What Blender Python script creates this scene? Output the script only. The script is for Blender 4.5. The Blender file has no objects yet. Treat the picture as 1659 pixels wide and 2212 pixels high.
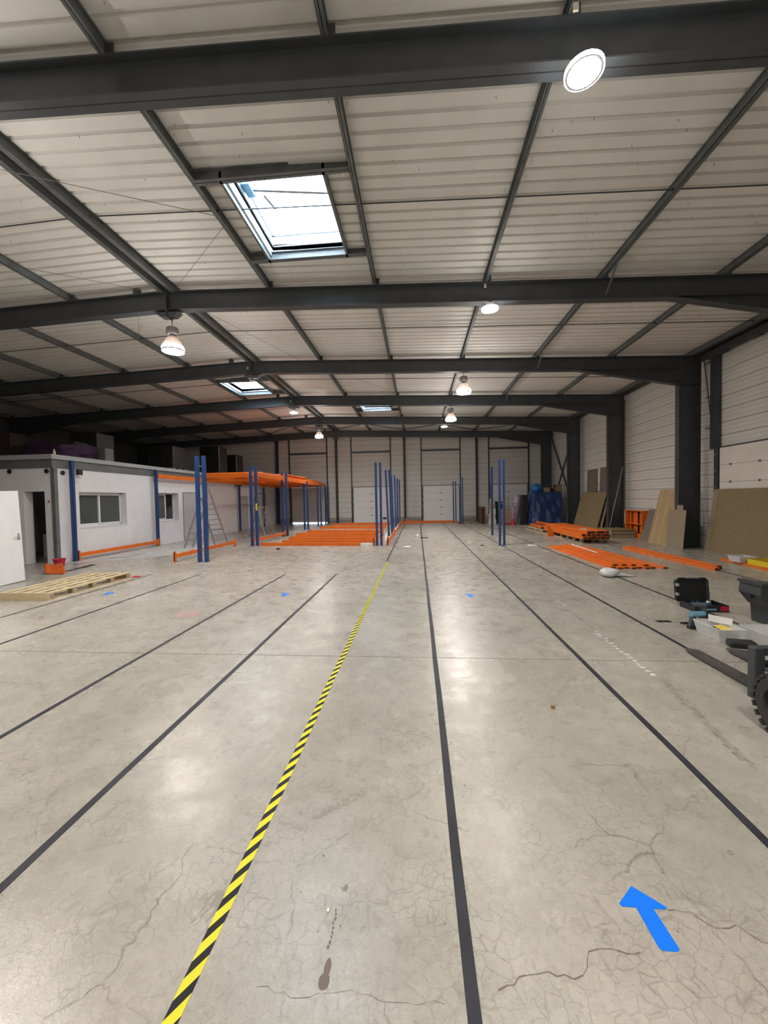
import bpy, math, random
from mathutils import Vector, Matrix
random.seed(7)
S = bpy.context.scene
COL = S.collection
# ------------------------------------------------------------------ camera
def cam_setup():
    yaw, pitch, roll = .0855, .0326, -.0190
    f = Vector((-math.sin(yaw)*math.cos(pitch), math.cos(yaw)*math.cos(pitch), -math.sin(pitch)))
    r = f.cross(Vector((0, 0, 1))).normalized(); u = r.cross(f)
    r2 = r*math.cos(roll)+u*math.sin(roll); u2 = -r*math.sin(roll)+u*math.cos(roll)
    cd = bpy.data.cameras.new('camera'); co = bpy.data.objects.new('camera', cd); COL.objects.link(co)
    m = Matrix((r2, u2, -f)).transposed().to_4x4(); m.translation = Vector((0, 0, 1.8)); co.matrix_world = m
    cd.sensor_fit = 'VERTICAL'; cd.sensor_height = 36; cd.sensor_width = 27; cd.lens = 850/2212*36
    cd.clip_start = .05; cd.clip_end = 200
    S.camera = co
cam_setup()
# ------------------------------------------------------------------ world, exposure
LAMP_E = 335.0
W = bpy.data.worlds.new('sky'); S.world = W; W.use_nodes = True
W.node_tree.nodes['Background'].inputs[0].default_value = (.78, .90, 1, 1)
W.node_tree.nodes['Background'].inputs[1].default_value = 20.0
S.view_settings.view_transform = 'Standard'; S.view_settings.look = 'None'
S.view_settings.gamma = 1; S.view_settings.use_curve_mapping = False
S.view_settings.exposure = 0.0

# ------------------------------------------------------------------ materials
def mat(name, c, rough=.6, metal=0, spec=.5, noise=0, nscale=6, bump=0, bscale=40, emit=0, alpha=1, trans=0, c2=None, stretch=None):
    m = bpy.data.materials.new(name); m.use_nodes = True; nt = m.node_tree; b = nt.nodes['Principled BSDF']
    b.inputs['Base Color'].default_value = (*c, 1); b.inputs['Roughness'].default_value = rough
    b.inputs['Metallic'].default_value = metal; b.inputs['Specular IOR Level'].default_value = spec
    if noise:
        tc = nt.nodes.new('ShaderNodeTexCoord'); n = nt.nodes.new('ShaderNodeTexNoise'); n.inputs['Scale'].default_value = nscale; n.inputs['Detail'].default_value = 5
        src = tc.outputs['Object']
        if stretch:
            mp = nt.nodes.new('ShaderNodeMapping'); mp.inputs['Scale'].default_value = stretch; nt.links.new(src, mp.inputs[0]); src = mp.outputs[0]
        nt.links.new(src, n.inputs['Vector'])
        r = nt.nodes.new('ShaderNodeValToRGB'); d = c2 or tuple(x*(1-noise) for x in c)
        r.color_ramp.elements[0].position = .35; r.color_ramp.elements[0].color = (*d, 1)
        r.color_ramp.elements[1].position = .62; r.color_ramp.elements[1].color = (*c, 1)
        nt.links.new(n.outputs[0], r.inputs[0]); nt.links.new(r.outputs[0], b.inputs['Base Color'])
    if bump:
        tc = nt.nodes.new('ShaderNodeTexCoord'); n = nt.nodes.new('ShaderNodeTexNoise'); n.inputs['Scale'].default_value = bscale; n.inputs['Detail'].default_value = 4
        bp = nt.nodes.new('ShaderNodeBump'); bp.inputs['Strength'].default_value = bump; bp.inputs['Distance'].default_value = .01
        nt.links.new(tc.outputs['Object'], n.inputs['Vector']); nt.links.new(n.outputs[0], bp.inputs['Height']); nt.links.new(bp.outputs[0], b.inputs['Normal'])
    if emit:
        b.inputs['Emission Color'].default_value = (*c, 1); b.inputs['Emission Strength'].default_value = emit
    if trans: b.inputs['Transmission Weight'].default_value = trans
    if alpha < 1: b.inputs['Alpha'].default_value = alpha
    return m

def floor_mat():
    m = bpy.data.materials.new('polished_concrete'); m.use_nodes = True; nt = m.node_tree; N = nt.nodes; L = nt.links; b = N['Principled BSDF']
    tc = N.new('ShaderNodeTexCoord'); P = tc.outputs['Object']
    def noise(sc, det=6, rough=.6, scale=(1, 1, 1), dist=0):
        mp = N.new('ShaderNodeMapping'); mp.inputs['Scale'].default_value = scale; L.new(P, mp.inputs[0])
        n = N.new('ShaderNodeTexNoise'); n.inputs['Scale'].default_value = sc; n.inputs['Detail'].default_value = det; n.inputs['Roughness'].default_value = rough
        n.inputs['Distortion'].default_value = dist; L.new(mp.outputs[0], n.inputs['Vector']); return n.outputs[0]
    def ramp(src, a, b_, ca=0, cb=1):
        r = N.new('ShaderNodeMapRange'); r.inputs[1].default_value = a; r.inputs[2].default_value = b_; r.inputs[3].default_value = ca; r.inputs[4].default_value = cb
        L.new(src, r.inputs[0]); return r.outputs[0]
    def mix(fac, a, c, mode='MIX'):
        x = N.new('ShaderNodeMix'); x.data_type = 'RGBA'; x.blend_type = mode
        if isinstance(fac, float): x.inputs[0].default_value = fac
        else: L.new(fac, x.inputs[0])
        for k, v in ((6, a), (7, c)):
            if isinstance(v, tuple): x.inputs[k].default_value = (*v, 1)
            else: L.new(v, x.inputs[k])
        return x.outputs[2]
    base = mix(ramp(noise(.7, 8, .62), .36, .64), (.40, .375, .32), (.55, .515, .445))
    base = mix(ramp(noise(6, 6, .6, (.8, .8, 1)), .36, .70), base, mix(1.0, base, (.84, .83, .82), 'MULTIPLY'))
    base = mix(ramp(noise(38, 4, .7), .45, .75, 0, .40), base, (.27, .245, .21))
    base = mix(ramp(noise(140, 3, .7), .52, .7, 0, .45), base, (.26, .235, .205))
    base = mix(ramp(noise(1.7, 7, .62, (.8, .8, 1), .3), .42, .78, 0, .30), base, (.30, .275, .24))
    # wheel streaks and dark scuffs
    base = mix(ramp(noise(2.6, 6, .62, (1, .35, 1), .6), .50, .85, 0, .26), base, (.25, .225, .20))
    base = mix(ramp(noise(9, 5, .7, (.45, .9, 1), .5), .56, .84, 0, .34), base, (.17, .155, .135))
    def rot_noise(sc, ang, scale, loc=0):
        mp = N.new('ShaderNodeMapping'); mp.inputs['Rotation'].default_value = (0, 0, ang); mp.inputs['Location'].default_value = (loc, 0, 0); L.new(P, mp.inputs[0])
        m2 = N.new('ShaderNodeMapping'); m2.inputs['Scale'].default_value = scale; L.new(mp.outputs[0], m2.inputs[0])
        n = N.new('ShaderNodeTexNoise'); n.inputs['Scale'].default_value = sc; n.inputs['Detail'].default_value = 3; L.new(m2.outputs[0], n.inputs['Vector']); return n.outputs[0]
    # short diagonal scuffs
    base = mix(ramp(rot_noise(6, .7, (5, 1, 1)), .66, .78, 0, .6), base, (.22, .20, .175))
    base = mix(ramp(rot_noise(5, -.5, (6, 1, 1), 3), .68, .80, 0, .5), base, (.22, .20, .175))
    base = mix(ramp(rot_noise(3, 1.2, (4, 1, 1), 8), .64, .80, 0, .35), base, (.62, .59, .53))
    # reddish old stains
    base = mix(ramp(noise(.8, 5, .7, (1, 1, 1), 0), .66, .76, 0, .35), base, (.33, .22, .19))
    # fine crazing: voronoi edges, perturbed
    dn = N.new('ShaderNodeTexNoise'); dn.inputs['Scale'].default_value = 5; dn.inputs['Detail'].default_value = 5; L.new(P, dn.inputs['Vector'])
    vm = N.new('ShaderNodeVectorMath'); vm.operation = 'MULTIPLY_ADD'; L.new(dn.outputs['Color'], vm.inputs[0]); vm.inputs[1].default_value = (.16, .16, 0); L.new(P, vm.inputs[2])
    def crack(scale, w, lo, hi, seed):
        v = N.new('ShaderNodeTexVoronoi'); v.feature = 'DISTANCE_TO_EDGE'; v.inputs['Scale'].default_value = scale; L.new(vm.outputs[0], v.inputs['Vector'])
        c = ramp(v.outputs['Distance'], 0, w, 1, 0)
        mp = N.new('ShaderNodeMapping'); mp.inputs['Location'].default_value = (seed, seed*2, 0); L.new(P, mp.inputs[0])
        n = N.new('ShaderNodeTexNoise'); n.inputs['Scale'].default_value = 1.6; n.inputs['Detail'].default_value = 5; n.inputs['Roughness'].default_value = .75; L.new(mp.outputs[0], n.inputs['Vector'])
        k = ramp(n.outputs[0], lo, hi); mm = N.new('ShaderNodeMath'); mm.operation = 'MULTIPLY'; L.new(c, mm.inputs[0]); L.new(k, mm.inputs[1]); return mm.outputs[0]
    ck1 = crack(15, .05, .40, .58, 3.1); ck2 = crack(1.3, .006, .45, .6, 9.7)
    base = mix(ramp(ck1, 0, 1, 0, .55), base, (.20, .175, .15))
    base = mix(ramp(ck2, 0, 1, 0, .75), base, (.12, .10, .09))
    L.new(base, b.inputs['Base Color'])
    rg = ramp(noise(3.5, 7, .7),   .35, .7, .21, .40); L.new(rg, b.inputs['Roughness'])
    b.inputs['Specular IOR Level'].default_value = .62
    bp = N.new('ShaderNodeBump'); bp.inputs['Strength'].default_value = .10; bp.inputs['Distance'].default_value = .01
    L.new(noise(60, 5, .7), bp.inputs['Height']); L.new(bp.outputs[0], b.inputs['Normal'])
    return m

def hazard_mat(light=(.80, .76, .045), dark=(.02, .02, .022), nm='hazard_tape'):
    m = bpy.data.materials.new(nm); m.use_nodes = True; nt = m.node_tree; N = nt.nodes; L = nt.links; b = N['Principled BSDF']
    tc = N.new('ShaderNodeTexCoord'); sp = N.new('ShaderNodeSeparateXYZ'); L.new(tc.outputs['Object'], sp.inputs[0])
    a = N.new('ShaderNodeMath'); a.operation = 'MULTIPLY_ADD'; L.new(sp.outputs[0], a.inputs[0]); a.inputs[1].default_value = -1.5; L.new(sp.outputs[1], a.inputs[2])
    d = N.new('ShaderNodeMath'); d.operation = 'DIVIDE'; L.new(a.outputs[0], d.inputs[0]); d.inputs[1].default_value = .1205
    o = N.new('ShaderNodeMath'); o.operation = 'ADD'; L.new(d.outputs[0], o.inputs[0]); o.inputs[1].default_value = 100.42
    fr = N.new('ShaderNodeMath'); fr.operation = 'FRACT'; L.new(o.outputs[0], fr.inputs[0])
    g = N.new('ShaderNodeMath'); g.operation = 'GREATER_THAN'; L.new(fr.outputs[0], g.inputs[0]); g.inputs[1].default_value = .46
    x = N.new('ShaderNodeMix'); x.data_type = 'RGBA'; L.new(g.outputs[0], x.inputs[0]); x.inputs[6].default_value = (*dark, 1); x.inputs[7].default_value = (*light, 1)
    L.new(x.outputs[2], b.inputs['Base Color']); b.inputs['Roughness'].default_value = .5; b.inputs['Specular IOR Level'].default_value = .2
    return m

def osb_mat(name, c):
    return mat(name, c, .8, noise=.28, nscale=30)

M = dict(
    floor=floor_mat(), hazard=hazard_mat(), hazard_pale=hazard_mat((.80, .78, .66), (.12, .115, .10), 'faded_hazard_tape'),
    subfloor=mat('joint_dark', (.05, .045, .04), .9),
    deck=mat('ceiling_sheet', (.80, .785, .75), .5, noise=.05, nscale=2),
    rib=mat('ceiling_rib', (.60, .575, .53), .5),
    steel=mat('anthracite_paint', (.060, .067, .076), .42, noise=.2, nscale=3),
    steel_l=mat('grey_primer', (.15, .16, .165), .5, noise=.25, nscale=4),
    galv=mat('galvanised', (.32, .33, .34), .45, metal=.4, noise=.2, nscale=12),
    clad=mat('white_cladding', (.74, .725, .69), .5, noise=.06, nscale=1.5),
    clad_bk=mat('cladding_groove', (.40, .39, .37), .7),
    blockw=mat('kerb_concrete', (.33, .32, .30), .9, noise=.2, nscale=8),
    doorw=mat('door_white', (.88, .88, .90), .4),
    doorc=mat('door_cream', (.80, .76, .69), .45, noise=.05, nscale=3),
    plaster=mat('white_plaster', (.80, .80, .82), .8, noise=.05, nscale=3),
    doorg=mat('door_grey', (.52, .52, .54), .5),
    pvc=mat('white_pvc', (.80, .80, .80), .35),
    blue=mat('rack_blue', (.018, .06, .20), .38, noise=.15, nscale=9),
    orange=mat('rack_orange', (.82, .172, .018), .42, spec=.3, noise=.12, nscale=3),
    orange_d=mat('beam_open_end', (.05, .018, .012), .7),
    zinc=mat('zinc_clip', (.5, .5, .48), .4, metal=.6),
    black=mat('black_plastic', (.018, .019, .021), .45),
    blackt=mat('black_tape', (.038, .038, .048), .55, spec=.3, noise=.35, nscale=9, stretch=(1, .3, 1)),
    bluetape=mat('blue_tape', (.0, .19, .95), .5, spec=.25),
    white=mat('white', (.82, .82, .82), .5),
    paper=mat('paper', (.9, .9, .9), .7),
    alu=mat('aluminium', (.55, .55, .54), .32, metal=.8),
    alu_d=mat('dull_aluminium', (.30, .30, .31), .45, metal=.5),
    pine=mat('pine_wood', (.66, .54, .34), .7, noise=.22, nscale=7, stretch=(6, 1, 6)),
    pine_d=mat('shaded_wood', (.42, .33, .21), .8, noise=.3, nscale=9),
    osb=osb_mat('chipboard', (.29, .215, .115)), osb_l=osb_mat('light_chipboard', (.34, .275, .19)), osb_g=osb_mat('grey_board', (.22, .185, .15)),
    tan=mat('tan_board', (.46, .32, .15), .6, noise=.14, nscale=5, stretch=(1, 8, .6)),
    card=mat('cardboard', (.38, .27, .165), .85, noise=.15, nscale=3),
    card_l=mat('pale_cardboard', (.55, .45, .31), .85, noise=.1, nscale=3),
    tarp=mat('blue_tarpaulin', (.028, .055, .19), .32, noise=.3, nscale=2.5, bump=.6, bscale=4),
    brblue=mat('bright_blue_plastic', (.01, .13, .42), .35),
    red=mat('red_plastic', (.50, .015, .04), .45), redor=mat('orange_plastic', (.62, .12, .02), .5),
    lilac=mat('lilac_wrap', (.42, .30, .44), .3, noise=.3, nscale=4, bump=.4, bscale=8),
    cream=mat('cream_carton', (.62, .57, .44), .8), darkwood=mat('dark_brown_wood', (.13, .06, .03), .7, noise=.3, nscale=5),
    mezzcard=mat('shade_dark_carton', (.030, .020, .013), .85), purple=mat('purple_cloth', (.030, .006, .032), .8, bump=.4, bscale=6),  # carton and cloth colours darkened to carry the mezzanine shade
    mezz=mat('mezzanine_edge_grey', (.36, .38, .38), .6),
    wrap=mat('shade_dark_wrapped_goods', (.020, .018, .018), .35, noise=.4, nscale=3, bump=.5, bscale=6),  # wrap colour made near black to stand in for shade up there
    dark=mat('shade_dark_wall', (.10, .10, .105), .9), glass_d=mat('window_glass', (.085, .092, .088), .06, spec=.6),
    yellow=mat('yellow_plastic', (.80, .60, .02), .45), ylabel=mat('yellow_sheet', (.85, .62, .10), .7),
    bag=mat('white_plastic_bag', (.78, .80, .80), .35, bump=.6, bscale=14),
    clear=mat('clear_plastic', (.85, .86, .88), .25, alpha=.55), toolblue=mat('tool_blue', (.012, .06, .13), .4), toolbluel=mat('tool_light_blue', (.16, .36, .50), .45),
    toolgrey=mat('tool_grey', (.07, .09, .11), .5), casegrey=mat('case_grey', (.045, .052, .054), .5),
    fork=mat('worn_steel', (.115, .105, .098), .5, metal=.3, noise=.35, nscale=14), rubber=mat('tyre_rubber', (.045, .04, .038), .75),
    stain=mat('oil_stain', (.17, .135, .105), .5), stain2=mat('dry_stain', (.33, .295, .25), .6), rst=mat('reddish_stain', (.40, .27, .25), .5), wpaint=mat('white_paint_marks', (.75, .74, .70), .7), tin=mat('scuffed_grime', (.24, .215, .19), .6),
    leaf=mat('dry_leaf', (.34, .24, .14), .8),
    glow=mat('lamp_glass', (1, .93, .87), emit=LAMP_E), skirt=mat('glowing_reflector_skirt', (1, .94, .88), emit=125), glow2=mat('lamp_glass_cool', (1, .965, .88), emit=LAMP_E),
    reflector=None, housing=mat('lamp_housing', (.17, .165, .165), .5),
    curb=mat('skylight_curb', (.70, .80, .88), .35), rooftop=mat('roof_outer', (.3, .3, .3), .9),
)
def dome_mat():
    m = bpy.data.materials.new('skylight_dome'); m.use_nodes = True; nt = m.node_tree; N = nt.nodes; b = N['Principled BSDF']
    t = N.new('ShaderNodeBsdfTransparent'); t.inputs[0].default_value = (.93, .97, 1, 1)
    d = N.new('ShaderNodeBsdfTranslucent'); d.inputs[0].default_value = (.9, .95, 1, 1)
    mx = N.new('ShaderNodeMixShader'); mx.inputs[0].default_value = .3
    nt.links.new(t.outputs[0], mx.inputs[1]); nt.links.new(d.outputs[0], mx.inputs[2]); nt.links.new(mx.outputs[0], N['Material Output'].inputs[0])
    return m
M['dome'] = dome_mat()
def refl_mat():
    m = bpy.data.materials.new('lamp_reflector'); m.use_nodes = True; nt = m.node_tree; N = nt.nodes; b = N['Principled BSDF']
    b.inputs['Base Color'].default_value = (.40, .33, .30, 1); b.inputs['Roughness'].default_value = .35
    d = N.new('ShaderNodeBsdfTranslucent'); d.inputs[0].default_value = (.92, .88, .82, 1)
    mx = N.new('ShaderNodeMixShader'); mx.inputs[0].default_value = .12
    nt.links.new(b.outputs[0], mx.inputs[1]); nt.links.new(d.outputs[0], mx.inputs[2]); nt.links.new(mx.outputs[0], N['Material Output'].inputs[0])
    return m
M['reflector'] = refl_mat()

# ------------------------------------------------------------------ helpers
class MB:
    def __init__(s): s.v = []; s.f = []; s.m = []
    def add(s, vs, fs, mi=0):
        o = len(s.v); s.v += [tuple(v) for v in vs]; s.f += [tuple(i+o for i in f) for f in fs]; s.m += [mi]*len(fs); return s
    def box(s, x0, x1, y0, y1, z0, z1, mi=0):
        if x0 > x1: x0, x1 = x1, x0
        if y0 > y1: y0, y1 = y1, y0
        if z0 > z1: z0, z1 = z1, z0
        return s.add([(x0, y0, z0), (x1, y0, z0), (x1, y1, z0), (x0, y1, z0), (x0, y0, z1), (x1, y0, z1), (x1, y1, z1), (x0, y1, z1)],
                     [(0, 3, 2, 1), (4, 5, 6, 7), (0, 1, 5, 4), (1, 2, 6, 5), (2, 3, 7, 6), (3, 0, 4, 7)], mi)
    def bev(s, x0, x1, y0, y1, z0, z1, r=.01, mi=0):      # box with chamfered vertical edges and top
        def ring(i, z): return [(x0+i, y0+r, z), (x0+r, y0+i, z), (x1-r, y0+i, z), (x1-i, y0+r, z), (x1-i, y1-r, z), (x1-r, y1-i, z), (x0+r, y1-i, z), (x0+i, y1-r, z)]
        vs = ring(0, z0)+ring(0, z1-r)+ring(r*.6, z1); fs = [tuple(range(7, -1, -1)), tuple(range(16, 24))]
        for k in (0, 8):
            for i in range(8): fs.append((k+i, k+(i+1) % 8, k+8+(i+1) % 8, k+8+i))
        return s.add(vs, fs, mi)
    def tube(s, a, b, r, n=8, r2=None, mi=0):
        a = Vector(a); b = Vector(b); d = (b-a).normalized(); u = d.orthogonal().normalized(); w = d.cross(u); r2 = r if r2 is None else r2
        vs = [a+(u*math.cos(t)+w*math.sin(t))*r for t in [2*math.pi*i/n for i in range(n)]]+[b+(u*math.cos(t)+w*math.sin(t))*r2 for t in [2*math.pi*i/n for i in range(n)]]
        return s.add(vs, [(i, (i+1) % n, n+(i+1) % n, n+i) for i in range(n)]+[tuple(range(n-1, -1, -1)), tuple(range(n, 2*n))], mi)
    def bar(s, a, b, w, h, up=(0, 0, 1), mi=0):           # rectangular bar from a to b
        a = Vector(a); b = Vector(b); d = (b-a).normalized(); x = d.cross(Vector(up)).normalized(); z = x.cross(d)
        vs = [p+x*i*w/2+z*j*h/2 for p in (a, b) for i, j in ((-1, -1), (1, -1), (1, 1), (-1, 1))]
        return s.add(vs, [(0, 1, 2, 3), (7, 6, 5, 4), (0, 4, 5, 1), (1, 5, 6, 2), (2, 6, 7, 3), (3, 7, 4, 0)], mi)
    def path(s, pts, r, n=6):
        for a, b in zip(pts, pts[1:]): s.tube(a, b, r, n)
        return s
    def prism(s, poly, axis, a, b, mi=0):                 # poly in the two other axes (xy order kept)
        def P(p, t):
            if axis == 'x': return (t, p[0], p[1])
            if axis == 'y': return (p[0], t, p[1])
            return (p[0], p[1], t)
        n = len(poly); return s.add([P(p, a) for p in poly]+[P(p, b) for p in poly], [tuple(range(n)), tuple(range(2*n-1, n-1, -1))]+[(i, n+i, n+(i+1) % n, (i+1) % n) for i in range(n)], mi)
    def lathe(s, prof, c=(0, 0, 0), n=24, mi=0, cap=True):
        k = len(prof); vs = [(c[0]+r*math.cos(2*math.pi*i/n), c[1]+r*math.sin(2*math.pi*i/n), c[2]+z) for r, z in prof for i in range(n)]
        fs = [(j*n+i, j*n+(i+1) % n, (j+1)*n+(i+1) % n, (j+1)*n+i) for j in range(k-1) for i in range(n)]
        if cap: fs += [tuple(range(n-1, -1, -1)), tuple((k-1)*n+i for i in range(n))]
        return s.add(vs, fs, mi)
    def plate(s, a, b, c, d, t, mi=0):                    # slab from quad abcd, thickness t along normal
        a, b, c, d = map(Vector, (a, b, c, d)); n = (b-a).cross(d-a).normalized()*t
        return s.add([a, b, c, d, a+n, b+n, c+n, d+n], [(3, 2, 1, 0), (4, 5, 6, 7), (0, 1, 5, 4), (1, 2, 6, 5), (2, 3, 7, 6), (3, 0, 4, 7)], mi)
    def mesh(s, name, mats, smooth=False):
        me = bpy.data.meshes.new(name); me.from_pydata(s.v, [], s.f)
        for m in (mats if isinstance(mats, (list, tuple)) else [mats]): me.materials.append(M[m] if isinstance(m, str) else m)
        if max(s.m) > 0: me.polygons.foreach_set('material_index', s.m)
        if smooth: me.polygons.foreach_set('use_smooth', [True]*len(s.f))
        me.update(); return me
    def build(s, name, mats, parent=None, loc=None, smooth=False):
        o = bpy.data.objects.new(name, s.mesh(name, mats, smooth)); COL.objects.link(o); o.parent = parent
        if loc: o.location = loc
        return o
def inst(name, me, parent=None, loc=(0, 0, 0), rz=0, rot=None, scale=None):
    o = bpy.data.objects.new(name, me); COL.objects.link(o); o.parent = parent; o.location = loc
    o.rotation_euler = rot if rot else (0, 0, rz)
    if scale: o.scale = scale
    return o
def thing(name, label, cat, loc=(0, 0, 0), rz=0, group=None, rot=None):
    o = bpy.data.objects.new(name, None); COL.objects.link(o); o.location = loc; o.rotation_euler = rot if rot else (0, 0, rz); o.empty_display_size = .1
    return tag(o, label, cat, group)
def tag(o, label, cat, group=None):
    o['label'] = label; o['category'] = cat
    if group: o['group'] = group
    return o
def struct(o): o['kind'] = 'structure'; return o
def sempty(name):
    o = bpy.data.objects.new(name, None); COL.objects.link(o); return struct(o)
ORD = ['first', 'second', 'third', 'fourth', 'fifth', 'sixth', 'seventh', 'eighth', 'ninth', 'tenth']

# ================================================================== STRUCTURE
FY = [-5.3, -.5, 4.3, 9.1, 13.9, 18.7, 23.5, 28.3]
RX = -5.85                                     # ridge line
XR, XL, YF, YB = 9.55, -21.2, 30.5, -8.0
rt = lambda x: 6.83-.036*abs(x-RX)             # top of rafters
PX = [RX+2.48*k for k in range(-6, 7) if k]     # purlins
PH = .17
# floor: slabs with open joints, sub base below
fl = sempty('floor')
MB().box(XL-.4, XR+.4, YB-.4, YF+3, -.2, -.03).build('sub_base', 'subfloor', fl)
js = [YB-.3, -5.6, 4.42, 14.75, 25.1, YF+3]
for a, b in zip(js, js[1:]):
    MB().box(XL-.3, XR+.3, a+.005, b-.005, -.03, 0).build('slab', 'floor', fl)
ZF = [.0006]
def flat(poly, m, name, parent, z=None, t=.0):
    ZF[0] += .000004; z = ZF[0]; n = len(poly); return MB().add([(x, y, z) for x, y in poly], [tuple(range(n))]).build(name, m, parent)
def blob(cx, cy, rx, ry, n=18, j=.25, rot=0):
    out = []
    for i in range(n):
        a = 2*math.pi*i/n; k = 1+random.uniform(-j, j); x = rx*k*math.cos(a); y = ry*k*math.sin(a)
        out.append((cx+x*math.cos(rot)-y*math.sin(rot), cy+x*math.sin(rot)+y*math.cos(rot)))
    return out
# stains and paint marks that the photo shows on the slab
flat(blob(-3.75, 6.03, .26, .2), 'rst', 'stain', fl)
flat(blob(-.378, 1.388, .021, .028, 20, .06), 'stain', 'stain', fl); flat(blob(-.374, 1.43, .013, .034, 18, .08), 'stain', 'stain', fl)
for i in range(9):
    flat(blob(-.385+random.uniform(-.004, .004), 1.5+i*.018, .005, .008, 8), 'stain', 'stain_drop', fl)
flat(blob(-.36, 1.745, .013, .018, 10), 'tin', 'stain_drop', fl)
for i in range(42):
    x = random.uniform(-1.2, 1.6); y = random.uniform(1.25, 3.6); r = random.uniform(.0025, .008); flat(blob(x, y, r, r*1.3, 8), 'tin', 'stain_drop', fl)
for i in range(46): flat(blob(-.93+random.gauss(0, .03), 1.63+random.gauss(0, .06), .007, .012, 7, .5, -.4), 'stain2', 'scuff', fl)
for i in range(80):
    t = random.random(); flat(blob(-.61+.27*t+random.uniform(-.015, .015), 2.13+.22*t+random.uniform(-.03, .03)*(.5+t), .006, .010, 7, .5, -.8), 'stain2', 'scuff', fl)
for y0, w, k in [(9.3, .02, 5), (6.9, .02, 3)]:
    for i in range(k): flat(blob(2.36+i*.01, y0-i*.13, w, .03, 8), 'wpaint', 'paint_mark', fl)
for i in range(10): flat(blob(2.33+random.uniform(-.01, .01), 6.4-i*.1, .02, .03, 8), 'tin', 'paint_mark', fl)
for i in range(16): flat(blob(2.31+random.uniform(-.02, .02), 5.35-i*.085, .02+.012*random.random(), .022, 9, .45), 'wpaint', 'paint_mark', fl)
for i in range(90): flat(blob(2.33-.002*i+random.gauss(0, .018), 3.95-i*.014, .010+.008*random.random(), .022, 8, .5, .1), random.choice(['tin', 'stain2', 'stain2']), 'scuff', fl)
# crack lines
def crackline(pts, w):
    P = []
    for (a, b), (c, d) in zip(pts, pts[1:]):
        n = max(2, int(math.hypot(c-a, d-b)/.03))
        for i in range(n): P.append((a+(c-a)*i/n+random.uniform(-.006, .006), b+(d-b)*i/n+random.uniform(-.008, .008)))
    b = MB()
    for (x0, y0), (x1, y1) in zip(P, P[1:]):
        dx, dy = x1-x0, y1-y0; l = math.hypot(dx, dy) or 1; k = w*random.uniform(.3, 1)/2; nx, ny = -dy/l*k, dx/l*k
        b.add([(x0-nx, y0-ny, .0008), (x1-nx, y1-ny, .0008), (x1+nx, y1+ny, .0008), (x0+nx, y0+ny, .0008)], [(0, 1, 2, 3)])
    b.build('crack', 'stain', fl)
crackline([(.27, 1.405), (.38, 1.46), (.46, 1.475), (.55, 1.46), (.62, 1.50), (.65, 1.56), (.73, 1.575), (.82, 1.56), (.88, 1.575)], .006)
crackline([(1.05, 1.745), (1.14, 1.735), (1.2, 1.68), (1.29, 1.69), (1.35, 1.63), (1.5, 1.64)], .006)
crackline([(-.62, 1.36), (-.45, 1.33), (-.3, 1.37), (-.1, 1.34), (.1, 1.36)], .002)

# roof deck: trapezoidal sheets one metre wide, one object each
ceil = sempty('ceiling')
SKY = [(-2.88, -1.38, 6.05, 8.05), (-8.15, -6.65, 16.05, 18.05), (-2.88, -1.38, 20.05, 22.05)]
def prof():
    p = []
    for k in range(4):
        y = k*.25; p += [(y, 0), (y+.180, 0), (y+.188, .05), (y+.242, .05)]
    return p+[(1.0, 0)]
PR = prof(); deck_cache = {}
def sheet(x0, x1, y):
    s = -.036 if (x0+x1)/2 > RX else .036; key = (round(x1-x0, 3), s)
    if key not in deck_cache:
        n = len(PR); b = MB(); L = x1-x0
        b.add([(0, q[0], q[1]) for q in PR]+[(L, q[0], q[1]+s*L) for q in PR], [(i, i+1, n+i+1, n+i) for i in range(n-1)]); deck_cache[key] = b.mesh('roof_sheet', 'deck')
    inst('roof_sheet', deck_cache[key], ceil, (x0, y, rt(x0)+PH))
y = -8.95
while y < 30.9:
    cuts = [(a, b) for a, b, c, d in SKY if c-.01 <= y+.01 < d-.01]
    for X0, X1 in ((XL-.05, RX), (RX, XR+.05)):
        x = X0
        for a, b in cuts:
            if X0 < a < X1: sheet(x, a, y); x = b
        sheet(x, X1, y)
    y += 1.0
# outer roof slab (keeps daylight out) with the three openings left free
rf = MB(); xs = sorted({XL-.3, XR+.3, RX, *[v for s in SKY for v in s[:2]]}); ys = sorted({-9.2, 31.2, *[v for s in SKY for v in s[2:]]})
for x0, x1 in zip(xs, xs[1:]):
    for y0, y1 in zip(ys, ys[1:]):
        if any(a-.01 < (x0+x1)/2 < b+.01 and c-.01 < (y0+y1)/2 < d+.01 for a, b, c, d in SKY): continue
        za, zb = rt(x0)+PH+.06, rt(x1)+PH+.06
        rf.add([(x0, y0, za), (x1, y0, zb), (x1, y1, zb), (x0, y1, za), (x0, y0, za+.12), (x1, y0, zb+.12), (x1, y1, zb+.12), (x0, y1, za+.12)], [(0, 3, 2, 1), (4, 5, 6, 7), (0, 1, 5, 4), (1, 2, 6, 5), (2, 3, 7, 6), (3, 0, 4, 7)])
rf.build('insulation', 'rooftop', ceil)
# fixing screws that poke through the sheets
sc = MB()
for i in range(420):
    x = random.uniform(-9, 9.2); yy = random.choice([-1, 1])*0+random.uniform(2.2, 13.5)
    if any(a-.1 < x < b+.1 and c-.1 < yy < d+.1 for a, b, c, d in SKY): continue
    z = rt(x)+PH; sc.tube((x, yy, z), (x+.004, yy-.004, z-.035), .004, 3)
o = sc.build('fixing_screws', 'steel_l', ceil); o['kind'] = 'stuff'

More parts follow.
